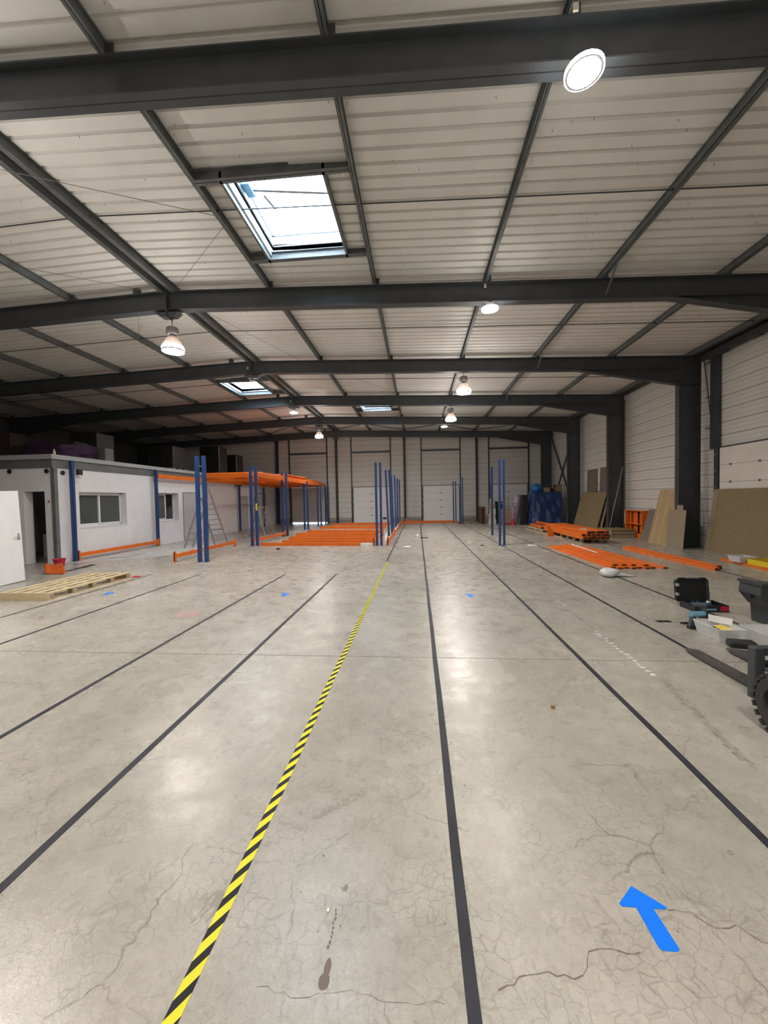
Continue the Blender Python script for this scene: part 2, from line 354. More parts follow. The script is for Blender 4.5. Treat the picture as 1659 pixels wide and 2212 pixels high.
# portal frames
def frame_label(k):
    return ['dark steel roof frame furthest behind the viewer', 'dark steel roof frame just behind the viewer', 'dark steel roof frame nearest the viewer, crossing the top of the picture',
            'second dark steel roof frame, in front of the near skylight', 'third dark steel roof frame, ending at the tall column beside the tan boards', 'fourth dark steel roof frame, its column beside the leaning grey pipe',
            'fifth dark steel roof frame, its column at the right edge of the blue tarpaulin', 'furthest dark steel roof frame, against the end wall'][k]
def rafter_mesh(side):
    b = MB(); D = .44; xe = 9.28 if side > 0 else -20.9; hx = 5.45 if side > 0 else -17.1; ix = 8.6 if side > 0 else -20.2
    zt = lambda x: rt(x); zb = lambda x: rt(x)-D
    hz = 5.38
    web = [(RX, zt(RX)), (xe, zt(xe)), (xe, hz), (ix, hz), (hx, zb(hx)), (RX, zb(RX))]
    if side < 0: web = web[::-1]
    b.prism(web, 'y', -.008, .008)
    def flange(p, q, t=.018):
        (x0, z0), (x1, z1) = p, q; b.add([(x0, -.1, z0), (x1, -.1, z1), (x1, .1, z1), (x0, .1, z0), (x0, -.1, z0+t), (x1, -.1, z1+t), (x1, .1, z1+t), (x0, .1, z0+t)], [(0, 3, 2, 1), (4, 5, 6, 7), (0, 1, 5, 4), (1, 2, 6, 5), (2, 3, 7, 6), (3, 0, 4, 7)])
    flange((RX, zt(RX)-.018), (xe, zt(xe)-.018)); flange((RX, zb(RX)), (hx, zb(hx))); flange((hx, zb(hx)), (ix, hz))
    flange((hx, zb(hx)+.02), (ix, zb(ix)+.02), .012)
    return b.mesh('rafter', 'steel')
RM = {1: rafter_mesh(1), -1: rafter_mesh(-1)}
def col_mesh(side):
    b = MB(); a, c = (8.6, 9.28) if side > 0 else (-20.9, -20.2)
    b.box(a, c, -.008, .008, .02, 5.38); b.box(a, a+.02, -.1, .1, .02, (5.38 if side > 0 else rt(a))-.0); b.box(c-.02, c, -.1, .1, .02, (rt(c) if side > 0 else 5.38)-.02)
    b.box(a-.05, c+.05, -.14, .14, 0, .02)
    for z in (5.36,): b.box(a, c, -.1, .1, z, z+.02)
    return b.mesh('column', 'steel')
CM = {1: col_mesh(1), -1: col_mesh(-1)}
rp = MB().box(-.012, .012, -.12, .12, -.62, 0); rp.prism([(-.30, -.50), (.30, -.50), (.17, -.60), (-.17, -.60)], 'y', -.09, .09)
for z in (-.08, -.2, -.32, -.44, -.57):
    for s in (-.07, .07): rp.tube((-.03, s, z), (.03, s, z), .014, 6)
RP = rp.mesh('ridge_plate', 'steel'); CL = MB().box(-.05, .05, -.06, -.05, 0, .15).box(-.05, .05, -.06, .05, 0, .008).mesh('cleat', 'steel')
for k, Y in enumerate(FY):
    t = thing('portal_frame', frame_label(k), 'steel frame', (0, Y, 0), group='steel portal frames')
    for s in (1, -1): inst('rafter', RM[s], t); inst('column', CM[s], t)
    inst('ridge_plate', RP, t, (RX, 0, rt(RX)))
    if k > 2: MB().box(RX-.85, RX-.72, -.06, .06, rt(RX-.8), rt(RX-.8)+.15).build('stub', 'steel', t)
    if k >= 2:
        for x in PX: inst('cleat', CL, t, (x+.06, 0, rt(x)))
# purlins
def purlin(x, h=.16, w=.075, label='', name='purlin', dz=0):
    z = rt(x)+dz; b = MB(); b.box(-.004, .004, -9, YF, 0, h); b.box(-w/2, w/2, -9, YF, 0, .01); b.box(-w/2, w/2, -9, YF, h-.008, h)
    b.box(-w/2, -w/2+.006, -9, YF, 0, .03)
    o = b.build(name, 'steel_l', None, (x, 0, z)); return tag(o, label, 'purlin', 'roof purlins')
for k, x in enumerate(PX):
    if x < RX: purlin(x, label='grey roof purlin, %s to the left of the roof ridge' % ORD[5-k])
    else: purlin(x, label='grey roof purlin, %s to the right of the roof ridge' % ORD[k-6])
for s in (-1, 1): purlin(RX+s*.13, .19, .10, label='%s of the two close roof purlins along the ridge' % ('left' if s < 0 else 'right'), name='ridge_purlin', dz=-.02)
purlin(9.42, .16, .1, 'grey eaves purlin along the top of the right wall', 'eaves_purlin')
# tie rods across purlins
for k, (a, b) in enumerate(zip(FY[1:], FY[2:])):
    m = (a+b)/2; tr = MB()
    for x0, x1 in ((XL+.3, RX-.15), (RX+.15, 9.4)):
        tr.tube((x0, m-.02, rt(x0)+.08), (x1, m-.02, rt(x1)+.08), .011, 6)
        for x in PX:
            if x0 < x < x1: tr.tube((x-.03, m-.02, rt(x)+.08), (x+.03, m-.02, rt(x)+.08), .022, 6)
    nm = ['over the viewer', 'level with the near skylight', 'between the second and third roof frames', 'between the third and fourth roof frames', 'between the fourth and fifth roof frames', 'between the two furthest roof frames'][k]
    tag(tr.build('tie_rod', 'steel'), 'thin dark tie rod across the purlins, ' + nm, 'rod', 'roof tie rods')
# slack bracing cables
cab = [((-8.33, 4.4), (-3.37, 6.75), 'from the nearest frame towards the near skylight'), ((-3.4, 7.0), (-5.6, 9.0), 'from beside the near skylight to the ridge'), ((-10.6, 6.0), (-6.3, 9.0), 'left of the ridge in the near bay'),
       ((-6.8, 9.3), (-8.5, 11.7), 'left of the ridge behind the second frame'), ((-4.1, 13.8), (-5.8, 9.4), 'right of the ridge behind the second frame'), ((-3.4, 14.6), (-.9, 18.3), 'behind the third frame')]
for (x0, y0), (x1, y1), l in cab:
    tag(MB().tube((x0, y0, rt(x0)+.03), (x1, y1, rt(x1)+.03), .005, 5).build('bracing_cable', 'steel_l'), 'thin bracing cable under the roof, ' + l, 'cable', 'roof bracing cables')
# round bar cross bracing in the last bay
for x0, x1, l in [(-10.8, -5.85, 'left of the ridge'), (-5.85, -.9, 'just right of the ridge'), (-.9, 4.07, 'in the middle'), (4.07, 9.0, 'on the right')]:
    b = MB(); 
    for a, c in ((x0, x1), (x1, x0)): b.tube((a, 23.7, rt(a)+.05), (c, 28.1, rt(c)+.05), .025, 6)
    tag(b.build('cross_brace', 'steel'), 'dark crossed roof brace bars before the furthest frame, ' + l, 'brace', 'roof cross braces')
# knee braces from purlin to rafter
for (x, Y, l) in [(4.07, 9.1, 'second roof frame'), (4.07, 13.9, 'third roof frame'), (4.07, 18.7, 'fourth roof frame')]:
    tag(MB().bar((x, Y-.75, rt(x)+.02), (x+.05, Y-.05, rt(x)-.36), .03, .03).build('knee_brace', 'steel_l'), 'short slanted brace from a purlin down to the ' + l, 'brace', 'knee braces')

# skylights
for n, ((x0, x1, y0, y1), lab) in enumerate(zip(SKY, ('large open roof skylight above the near bay', 'skylight left of the ridge, seen between the third and fourth frames', 'small far skylight above the middle of the hall'))):
    t = thing('skylight', lab, 'skylight', (0, 0, 0), group='roof skylights')
    zc = rt((x0+x1)/2)+PH; zt = zc+.42; w = .03
    c = MB(); c.box(x0-w, x0, y0-w, y1+w, zc-.06, zt); c.box(x1, x1+w, y0-w, y1+w, zc-.06, zt); c.box(x0, x1, y0-w, y0, zc-.06, zt); c.box(x0, x1, y1, y1+w, zc-.06, zt); c.build('curb', 'curb', t)
    r = MB(); 
    for zz in (zc+.14, zc+.36):
        r.box(x0, x0+.03, y0, y1, zz, zz+.02); r.box(x1-.03, x1, y0, y1, zz, zz+.02); r.box(x0, x1, y0, y0+.03, zz, zz+.02); r.box(x0, x1, y1-.03, y1, zz, zz+.02)
    r.build('inner_rim', 'alu_d', t)
    nx, ny = 8, 10; d = MB(); vs = []
    for i in range(nx+1):
        for j in range(ny+1):
            u, v = i/nx, j/ny; vs.append((x0+(x1-x0)*u, y0+(y1-y0)*v, zt-.02+.30*math.sin(math.pi*u)**.5*math.sin(math.pi*v)**.5))
    d.add(vs, [(i*(ny+1)+j, (i+1)*(ny+1)+j, (i+1)*(ny+1)+j+1, i*(ny+1)+j+1) for i in range(nx) for j in range(ny)]); d.build('dome', 'dome', t, smooth=True)
    if n == 0:
        yb = y0+.62
        MB().bar((x0+.12, yb+.06, zc+.30), (x1-.02, yb+.22, zc+.26), .05, .05).build('opener_bar', 'alu_d', t)
        MB().bar((x0+.12, yb-.22, zc+.33), (x1-.02, yb-.17, zc+.33), .012, .012).build('opener_rail', 'alu_d', t)
        MB().box(x0+.03, x0+.16, yb-.16, yb+.14, zc+.22, zc+.36).build('opener_motor', 'toolbluel', t)
        MB().tube((x0+.30, yb+.16, zc+.27), (x0+.42, yb+.40, zc+.20), .03, 8).build('opener_cylinder', 'alu_d', t)
        MB().path([(x0+.16, yb+.1, zc+.26), (x0+.2, yb+.35, zc+.12), (x0+.14, yb+.5, zc+.2)], .007).build('cable', 'steel_l', t)
    xa, xb = (x0-.48, x1+.48) if n != 1 else (-8.33, -5.98)
    for nm, yy in (('front', y0-.10), ('rear', y1-.06)):
        zz = rt((x0+x1)/2)+.01
        b = MB(); b.box(xa+.04, xb-.04, yy, yy+.01, zz, zz+.16); b.box(xa+.04, xb-.04, yy-.05, yy+.06, zz, zz+.01); b.box(xa+.04, xb-.04, yy-.05, yy+.06, zz+.15, zz+.16)
        b.build('trimmer_beam', 'steel_l', t)
    b = MB(); b.box(x0-.07, x0-.03, y0-.1, y1, zc-.16, zc-.02); b.build('side_trimmer', 'steel_l', t); MB().box(x1+.03, x1+.07, y0-.1, y1, zc-.16, zc-.02).build('side_trimmer', 'steel_l', t)

# ------------------------------------------------------------------ outer walls
def tray(L):
    b = MB(); H = .40; pr = [(0, 0), (0, .012), (.012, .035), (.118, .035), (.124, .018), (.138, .018), (.144, .035), (.246, .035), (.252, .018), (.266, .018), (.272, .035), (.376, .035), (.386, .012), (.386, 0)]
    n = len(pr); b.add([(0, -d, z) for z, d in pr]+[(L, -d, z) for z, d in pr], [(i, n+i, n+i+1, i+1) for i in range(n-1)]+[tuple(range(n)), tuple(range(2*n-1, n-1, -1))]); return b.mesh('cladding_tray', 'clad')
traymesh = {}
def trays(parent, a, b, z0, z1, place):
    key = round(b-a, 3)
    if key not in traymesh: traymesh[key] = tray(b-a); traymesh[key]['len'] = b-a
    k = math.ceil((z0-.001)/.4)
    while k*.4 < z1: place(traymesh[key], a, k*.4); k += 1
zt_ = 7.35
wr = sempty('wall_right'); wf = sempty('wall_far'); wl = sempty('wall_left'); wb = sempty('wall_back')
MB().box(XR, XR+.2, YB-.3, YF+.3, 0, zt_).build('wall_core', 'clad_bk', wr)
MB().box(XL-.2, XL, YB-.3, YF+.3, 0, zt_).build('wall_core', 'dark', wl)  # left wall coloured dark, painting in the shade of the unlit side
MB().box(XL-.2, XR+.2, YB-.5, YB-.3, 0, zt_).build('wall_core', 'clad', wb)
D1 = (-9.93, -7.1)
c = MB(); c.box(XL-.2, D1[0], YF, YF+.2, 0, zt_); c.box(D1[1], XR+.2, YF, YF+.2, 0, zt_); c.box(D1[0], D1[1], YF, YF+.2, .07, zt_); c.build('wall_core', 'clad_bk', wf)
# kerb at the foot of the far wall
k = MB(); 
for a, b in ((XL, D1[0]-.15), (D1[1]+.15, -5.1), (-2.05, .3), (3.3, 5.4), (8.4, XR)): k.box(a, b, YF-.06, YF, 0, .22)
k.build('kerb', 'blockw', wf)
rbays = [YB-.3]+[y for y in FY if y > 0]+[YF]
door_r = (9.55, 13.25)
for a, b in zip(rbays, rbays[1:]):
    def pl(me, aa, z): inst('cladding_tray', me, wr, (XR, aa+(me['len']), z), -math.pi/2)
    if a < 10 < b:
        trays(wr, a, 9.5, 0, 6.9, pl); trays(wr, 9.5, 13.3, 3.2, 6.9, pl); trays(wr, 13.3, b, 0, 6.9, pl)
    else: trays(wr, a, b, 0, 6.9, pl)
DOORS = [(-9.93, -7.1), (-5.0, -2.12), (.42, 3.18), (5.5, 8.25)]
edges = [(XL, -11.0, 0), (-11.0, -9.93, 0), (-9.93, -7.1, 3.2), (-7.1, -6.25, 0), (-6.25, -5.0, 0), (-5.0, -2.12, 2.8), (-2.12, -.95, 0), (-.95, .42, 0), (.42, 3.18, 2.8), (3.18, 4.5, 0), (4.5, 5.5, 0), (5.5, 8.25, 2.8), (8.25, XR, 0)]
for a, b, z0 in edges:
    def pf(me, aa, z): inst('cladding_tray', me, wf, (aa, YF, z))
    trays(wf, a, b, max(z0, .22) if z0 == 0 else z0, 6.9, pf)
# gable posts
for x, w, l in [(-11.0, .2, 'left of the shuttered far doors'), (-6.25, .16, 'between the first and second far doors'), (-.95, .16, 'between the second and third far doors'), (4.5, .16, 'between the third and fourth far doors')]:
    b = MB(); b.box(-w/2, w/2, -.02, 0, 0, rt(x)); b.box(-w/2, w/2, -.2, -.18, 0, rt(x)); b.box(-.01, .01, -.2, 0, 0, rt(x))
    tag(b.build('gable_post', 'steel', None, (x, YF-.045, 0)), 'dark steel wall post on the end wall, ' + l, 'post', 'end wall posts')
# far loading doors
for n, (x0, x1) in enumerate(DOORS):
    d = struct(bpy.data.objects.new('door_%d' % (n+1), None)); COL.objects.link(d); y = YF
    j = MB(); 
    for x in (x0-.09, x1+.09): j.box(x-.045, x+.045, y-.12, y-.02, 0, rt(x)-.02)
    j.build('jamb', 'steel', d)
    MB().box(x0-.05, x1+.05, y-.14, y-.05, 5.40, 5.52).build('lintel', 'steel', d)
    h = 2.76
    if n == 0:
        MB().box(x0, x1, y-.05, y-.03, 2.78, 2.84).build('header', 'steel', d)
        for i in range(7): MB().box(x0+.02, x1-.02, y-.055, y-.02, .08+i*.447, .08+i*.447+.437).build('panel', 'clad', d)
    else:
        for i in range(5): MB().bev(x0+.02, x1-.02, y-.06, y-.02, i*.552+.004, i*.552+.548, .008).build('panel', 'doorw', d)
        MB().box(x0, x1, y-.07, y-.02, h, h+.04).build('header', 'steel_l' if n < 3 else 'steel', d)
        hg = MB()
        for i in range(1, 5):
            for x in ((x0+x1)/2,): hg.box(x-.05, x+.05, y-.075, y-.06, i*.552-.035, i*.552+.035)
        hg.build('hinge', 'steel_l', d)
    b = MB()
    for i in range(5): b.box(x0-.05, x0+.04, y-.16, y-.12, .4+i*.5, .47+i*.5)
    b.build('track_bracket', 'steel', d)
    tr = MB()
    for x in (x0-.02, x1+.02): tr.box(x-.02, x+.02, y-.12, y-.07, 0, 2.8)
    tr.build('track', 'steel_l', d)
# black letter box on door 2
tag(MB().bev(-.14, .14, -.04, 0, 0, .16, .01).build('wall_box', 'black', None, (-2.55, YF-.065, .24)), 'small black box on the second far loading door', 'box')

# right wall big sectional door
d5 = struct(bpy.data.objects.new('door_5', None)); COL.objects.link(d5)
for i in range(6): MB().box(9.40, 9.46, door_r[0], 13.15, i*.533+.004, i*.533+.529).build('panel', 'doorc', d5)
hg = MB()
for i in (4, 5):
    for yy in (12.72, 11.70, 10.7): hg.box(9.385, 9.40, yy-.03, yy+.03, i*.533-.035, i*.533+.03)
hg.build('hinge', 'steel_l', d5)
MB().box(9.36, 9.50, 13.25, 13.52, 3.2, 6.35).build('post', 'steel', d5)
MB().box(9.42, 9.50, 13.3, 13.42, 0, 3.2).box(9.36, 9.42, 13.18, 13.24, 0, 3.2).build('track', 'steel', d5)
MB().box(9.40, 9.5, 9.4, 13.3, 3.2, 3.24).build('header', 'steel', d5)
b = MB()
for z in (.5, 1.0, 1.5, 2.0, 2.5, 3.0): b.tube((9.36, 13.28, z), (9.44, 13.28, z), .03, 8)
b.build('roller', 'alu_d', d5)
e = MB(); e.box(9.25, 9.5, 9.2, 13.8, 6.28, 6.31).box(9.25, 9.28, 9.2, 13.8, 6.05, 6.31).tube((9.3, 9.3, 6.18), (9.3, 13.7, 6.18), .03, 8).tube((9.36, 9.3, 6.08), (9.36, 13.6, 6.08), .022, 8)
for yy in (12.9, 11.7, 10.4): e.tube((9.32, yy-.12, 6.10), (9.32, yy+.12, 6.10), .08, 12)
tag(e.build('door_shaft', 'steel'), 'dark spring shaft and rails above the large cream door on the right', 'door gear')
b = MB().bar((9.33, 13.78, 6.3), (9.42, 13.42, 3.3), .022, .022)
for z in (6.0, 4.9, 3.9): b.bar((9.42, 13.80, z), (9.42, 13.5, z), .02, .03)
tag(b.build('side_brace', 'steel'), 'thin slanted rod with rungs beside the column near the cream door', 'rod')
# X brace on the right wall in the last bay
for a, c, l in (((28.9, 6.2), (24.4, .6), 'falling towards the viewer'), ((28.9, .6), (24.4, 6.0), 'falling away from the viewer')):
    tag(MB().bar((9.42, a[0], a[1]), (9.42, c[0], c[1]), .07, .07, (1, 0, 0)).build('wall_brace', 'steel'), 'dark diagonal wall brace on the far right, ' + l, 'brace', 'right wall braces')
tag(MB().tube((9.485, 19.0, 1.2), (9.485, 19.0, 6.1), .035, 8).tube((9.485, 19.0, 1.2), (9.38, 19.0, 1.1), .045, 8).build('downpipe', 'galv'), 'pale vertical pipe on the right wall behind the leaning grey pipe', 'pipe')

# ------------------------------------------------------------------ office block on the left
SX = -11.1; FYo = 11.15
W1 = (12.07, 14.17, 1.05, 2.23); W2 = (15.98, 17.47, 1.03, 2.26)
ws = sempty('wall_office_side'); wo = sempty('wall_office_front')
b = MB(); T = .3
def wallx(y0, y1, z0, z1): b.box(SX-T, SX, y0, y1, z0, z1)
wallx(FYo+.12, W1[0], 0, 2.95); wallx(W1[0], W1[1], 0, W1[2]); wallx(W1[0], W1[1], W1[3], 2.95); wallx(W1[1], W2[0], 0, 2.95)
wallx(W2[0], W2[1], 0, W2[2]); wallx(W2[0], W2[1], W2[3], 2.95); wallx(W2[1], 30.1, 0, 2.95)
b.build('wall_face', 'plaster', ws)
DX = (-12.1, -11.39)
b = MB(); b.box(XL, DX[0], FYo, FYo+.3, 0, 2.95); b.box(DX[0], DX[1], FYo, FYo+.3, 2.24, 2.95); b.box(DX[1], SX-.06, FYo, FYo+.3, 0, 2.95); b.build('wall_face', 'plaster', wo)
# rooms behind: floor, partition walls
b = MB(); b.box(-15, -14.9, FYo+.3, 30, 0, 2.9); b.box(-14.9, SX-T, 14.9, 15.0, 0, 2.9); b.box(-14.9, SX-T, 18.4, 18.5, 0, 2.9); b.build('inner_partition', 'plaster', ws)
MB().box(-13.0, -12.5, 12.6, 13.4, 0, .8).build('inner_cabinet', 'plaster', ws)
sl = MB(); sl.box(XL, SX+.08, FYo-.08, 30.1, 3.22, 3.36); o = sl.build('mezzanine_floor', 'mezz'); tag(o, 'pale grey edged mezzanine floor over the white offices', 'platform')
b = MB(); b.box(XL, SX+.02, FYo-.02, FYo+.12, 2.95, 3.22); b.box(SX-.1, SX+.02, FYo+.12, 30.1, 2.95, 3.22)
b.box(SX-.05, SX+.07, FYo-.02, FYo+.10, 0, 2.95); b.build('mezzanine_frame', 'steel_l', o)
def sash(parent, y0, y1, z0, z1, x, gl='glass_d'):
    f = .055; m = MB(); m.box(x, x+.04, y0, y1, z0, z0+f); m.box(x, x+.04, y0, y1, z1-f, z1); m.box(x, x+.04, y0, y0+f, z0+f, z1-f); m.box(x, x+.04, y1-f, y1, z0+f, z1-f)
    s = m.build('sash', 'pvc', parent); MB().box(x+.015, x+.022, y0+f, y1-f, z0+f, z1-f).build('pane', gl, s); return s
def win(n, W_, opened):
    w = struct(bpy.data.objects.new('window_%d' % n, None)); COL.objects.link(w); y0, y1, z0, z1 = W_; x = SX-.29
    m = MB(); f = .05; m.box(x, x+.06, y0, y1, z0, z0+f); m.box(x, x+.06, y0, y1, z1-f, z1); m.box(x, x+.06, y0, y0+f, z0, z1); m.box(x, x+.06, y1-f, y1, z0, z1); m.build('window_frame', 'pvc', w)
    mid = (y0+y1)/2
    if opened: sash(w, y0+f, mid+.1, z0+f, z1-f, x+.05)
    else: sash(w, y0+f, mid+.03, z0+f, z1-f, x+.01); sash(w, mid-.03, y1-f, z0+f, z1-f, x+.05)
    MB().box(SX-.2, SX+.02, y0-.02, y1+.02, z0-.03, z0-.002).build('window_sill', 'pvc', w)
win(1, W1, False); win(2, W2, True)
# flush doors of the side wall
for n, (y0, y1, z1, m_) in enumerate([(17.84, 18.9, 2.27, 'doorg'), (23.85, 24.9, 2.1, 'doorg'), (26.0, 26.85, 2.1, 'doorg')]):
    d = struct(bpy.data.objects.new('door_%d' % (n+6), None)); COL.objects.link(d)
    MB().box(SX, SX+.012, y0-.04, y0, 0, z1+.04).box(SX, SX+.012, y1, y1+.04, 0, z1+.04).box(SX, SX+.012, y0, y1, z1, z1+.04).build('door_frame', 'alu_d', d)
    MB().box(SX, SX+.02, y0+.005, y1-.005, .01, z1-.005).build('door_leaf', m_, d)
    MB().tube((SX+.02, y1-.1, 1.03), (SX+.06, y1-.1, 1.03), .012, 8).tube((SX+.06, y1-.1, 1.03), (SX+.06, y1-.22, 1.03), .01, 8).box(SX+.02, SX+.025, y1-.12, y1-.08, .93, 1.1).build('door_handle', 'alu', d)
    if n == 0: MB().tube((SX+.03, y1+.12, 1.0), (SX+.03, y1+.12, .45), .025, 8).tube((SX+.03, y1+.12, 1.35), (SX+.03, y1+.12, 1.0), .01, 8).build('wall_pipe', 'pvc', d)
# loose door leaf standing in front of the office
t = thing('door_leaf', 'loose white door leaf with a handle at the left edge of the photo', 'door', (-9.4, 7.70, 0), rot=(.035, 0, 0))
MB().bev(-.02, .02, 0, .9, 0, 2.13, .004).build('leaf', 'plaster', t)
MB().box(.02, .028, .80, .84, .98, 1.13).tube((.02, .82, 1.07), (.07, .82, 1.07), .012, 8).tube((.07, .82, 1.07), (.07, .70, 1.07), .011, 8).build('door_handle', 'alu', t)
# things fixed on the office walls
for x, z, l in ((-12.5, 2.87, 'left'), (-11.26, 2.85, 'right')):
    tag(MB().lathe([(.055, -.02), (.07, 0), (.07, .02), (.03, .03)], n=16).build('wall_vent', 'black', None, (x, FYo-.02, z)), '%s of the two round dark vents on the office front wall' % l, 'vent', 'round vents').rotation_euler = (math.pi/2, 0, 0)
b = MB().lathe([(.055, -.02), (.07, 0), (.07, .02), (.03, .03)], n=16).build('wall_vent', 'black', None, (SX+.02, 11.48, 2.82)); b.rotation_euler = (0, math.pi/2, 0); tag(b, 'round dark vent on the office side wall beside the first blue post', 'vent')
tag(MB().bev(-.02, .02, -.05, .05, 0, .10, .005).build('light_switch', 'red', None, (-11.24, FYo-.02, 1.9)), 'small red switch beside the office doorway', 'switch').scale = (.5, .5, .5)
t = thing('floodlight', 'black floodlight with a white base on the office wall', 'light', (SX, 12.04, 2.72))
MB().bev(.02, .14, -.07, .07, .06, .24, .01).build('body', 'black', t); MB().bev(.0, .12, -.07, .07, 0, .06, .01).build('sensor', 'pvc', t); MB().bar((0, 0, .2), (.04, 0, .2), .08, .03).build('bracket', 'pvc', t)
MB().path([(.03, -.04, .02), (.05, -.12, -.12), (.03, .05, -.17)], .008).build('wire', 'pvc', t)

# ================================================================== LAMPS
LY = {2: 'nearest frame', 3: 'second frame', 4: 'third frame', 5: 'fourth frame', 6: 'fifth frame', 1: 'frame just behind the viewer', 0: 'frame furthest behind the viewer'}
def bell(x, y, zb, ztop, label):
    t = thing('bell_lamp', label, 'lamp', (x, y, zb), group='hanging hall lamps')
    MB().lathe([(.245, .03), (.235, .09), (.20, .19), (.15, .28), (.105, .345), (.10, .35), (.14, .275), (.19, .185), (.225, .085), (.235, .03)], n=28, cap=False).build('reflector', 'reflector', t, smooth=True)
    MB().lathe([(.10, .345), (.075, .37), (.075, .40), (.13, .415), (.135, .43), (.135, .53), (.12, .56), (.04, .575)], n=24).build('housing', 'housing', t, smooth=False)
    MB().box(-.17, -.13, -.02, .02, .45, .47).build('cable_gland', 'housing', t)
    MB().lathe([(.02, .045), (.12, .045), (.20, .05), (.232, .06), (.228, .08), (.20, .085), (.02, .086)], n=28).build('lamp_glass', 'glow', t, smooth=True)
    MB().lathe([(.245, .0), (.252, .0), (.252, .035), (.245, .035), (.245, .0)], n=28, cap=False).build('rim', 'alu', t)
    MB().lathe([(.252, .035), (.244, .09), (.232, .125)], n=28, cap=False).build('glowing_skirt', 'skirt', t, smooth=True)
    MB().tube((0, 0, .575), (0, 0, ztop-zb), .008, 6).build('cord', 'black', t)
    return t
def disc(x, y, zb, ztop, label):
    t = thing('disc_lamp', label, 'lamp', (x, y, zb), group='hanging hall lamps')
    MB().lathe([(.155, 0), (.17, .0), (.175, .03), (.13, .06), (.09, .07), (.085, .13), (.03, .15)], n=24).build('housing', 'housing', t)
    MB().lathe([(.02, -.008), (.09, -.007), (.14, -.003), (.152, .002), (.02, .004)], n=24).build('lamp_glass', 'glow2', t, smooth=True)
    MB().lathe([(.160, .0), (.180, .004), (.178, .035)], n=24, cap=False).build('glowing_skirt', 'skirt', t, smooth=True)
    MB().tube((0, 0, .15), (0, 0, max(.16, ztop-zb)), .008, 6).build('cord', 'black', t)
    MB().box(-.14, -.09, -.11, -.09, ztop-zb+.26, ztop-zb+.33).build('junction_box', 'cream', t)
    return t
zbot = lambda x: rt(x)-.44
disc(1.68, 4.12, 5.9, zbot(1.7), 'glaring lamp hanging from the nearest roof frame, top right')
bell(1.68, -.5, 5.4, zbot(1.7), 'bell lamp on the right row, just behind the viewer'); bell(-5.85, -.5, 5.43, zbot(RX)-.1, 'bell lamp under the ridge, just behind the viewer')
bell(-5.85, 4.3, 5.43, zbot(RX)-.1, 'bell lamp under the ridge on the nearest roof frame')
bell(1.68, -5.3, 5.4, zbot(1.7), 'bell lamp on the right row, far behind the viewer')
disc(1.66, 9.0, 5.93, zbot(1.7), 'glaring lamp hanging from the second roof frame, right of centre')
bell(-5.78, 9.1, 5.43, zbot(RX)-.16, 'large bell lamp under the ridge plate of the second roof frame, on the left')
bell(1.65, 13.9, 5.40, zbot(1.7), 'bell lamp hanging from the third roof frame, right of centre')
disc(-5.87, 13.9, 6.02, zbot(RX)-.1, 'small lamp seen against the skylight left of the ridge')
bell(1.61, 18.7, 5.40, zbot(1.7), 'smaller bell lamp hanging from the fourth roof frame')
disc(-5.87, 18.7, 6.03, zbot(RX)-.1, 'small bright lamp under the ridge of the fourth roof frame')
bell(-5.86, 23.5, 5.59, zbot(RX)-.16, 'furthest bell lamp, left of centre in front of the end wall')
disc(1.63, 23.5, 5.97, zbot(1.7), 'furthest small bright lamp, right of centre below the fourth frame')

# ================================================================== FLOOR TAPES
def tape(x, y0, y1, label, m='blackt', w=.05, name='floor_tape'):
    b = MB(); 
    n = max(2, int((y1-y0)/.8)); xs_ = [x+random.uniform(-.004, .004) for _ in range(n+1)]
    vs = []
    for i in range(n+1): yy = y0+(y1-y0)*i/n; vs += [(xs_[i]-w/2-x, yy, 0), (xs_[i]+w/2-x, yy, 0)]
    k = len(vs); vs += [(a, c, .0012) for a, c, _ in vs]
    fs = []
    for i in range(n): j = 2*i; fs += [(k+j, k+j+1, k+j+3, k+j+2), (j, k+j, k+j+2, j+2), (j+1, j+3, k+j+3, k+j+1)]
    b.add(vs, fs); o = b.build(name, m, None, (x, 0, .0004)); return tag(o, label, 'tape', 'floor marking tapes')
tape(1.76, -2, 29.1, 'black floor line right of the centre line, running off the lower right edge')
tape(.165, -2, 29.2, 'black floor line through the middle of the floor')
tape(-1.99, -2, 9.4, 'black floor line just left of the yellow hazard tape')
tape(-3.275, -2, 9.4, 'second black floor line left of the yellow hazard tape')
tape(-5.47, -2, 9.42, 'third black floor line left of the yellow hazard tape')
tape(-6.76, -2, 9.45, 'black floor line running beside the wooden pallet', w=.045)
tape(-.92, 11.3, 29.2, 'dark floor line continuing beyond the end of the yellow hazard tape')
tape(3.09, -2, 29.0, 'black floor line ending at the tip of the fork')
tape(4.34, 2, 29, 'black floor line passing the white plastic bag and open tool case')
tape(6.91, 2, 23, 'black floor line beside the pair of long orange beams on the right')
tape(-.885, -2, 11.25, 'yellow and black striped hazard tape running up the floor', 'hazard', .056, 'hazard_tape')
for x0, x1, y, l in ((-9.1, -.95, 11.05, 'rear thin hazard tape crossing the floor in front of the blue posts'), (-5.45, -3.3, 9.43, 'left piece of the front cross hazard tape'), (-1.97, -.93, 9.42, 'right piece of the front cross hazard tape')):
    b = MB().box(0, .045, 0, x1-x0, 0, .0012).build('hazard_tape', 'hazard_pale', None, (x0, y, .0006)); b.rotation_euler = (0, 0, -math.pi/2); tag(b, l, 'tape', 'floor marking tapes')
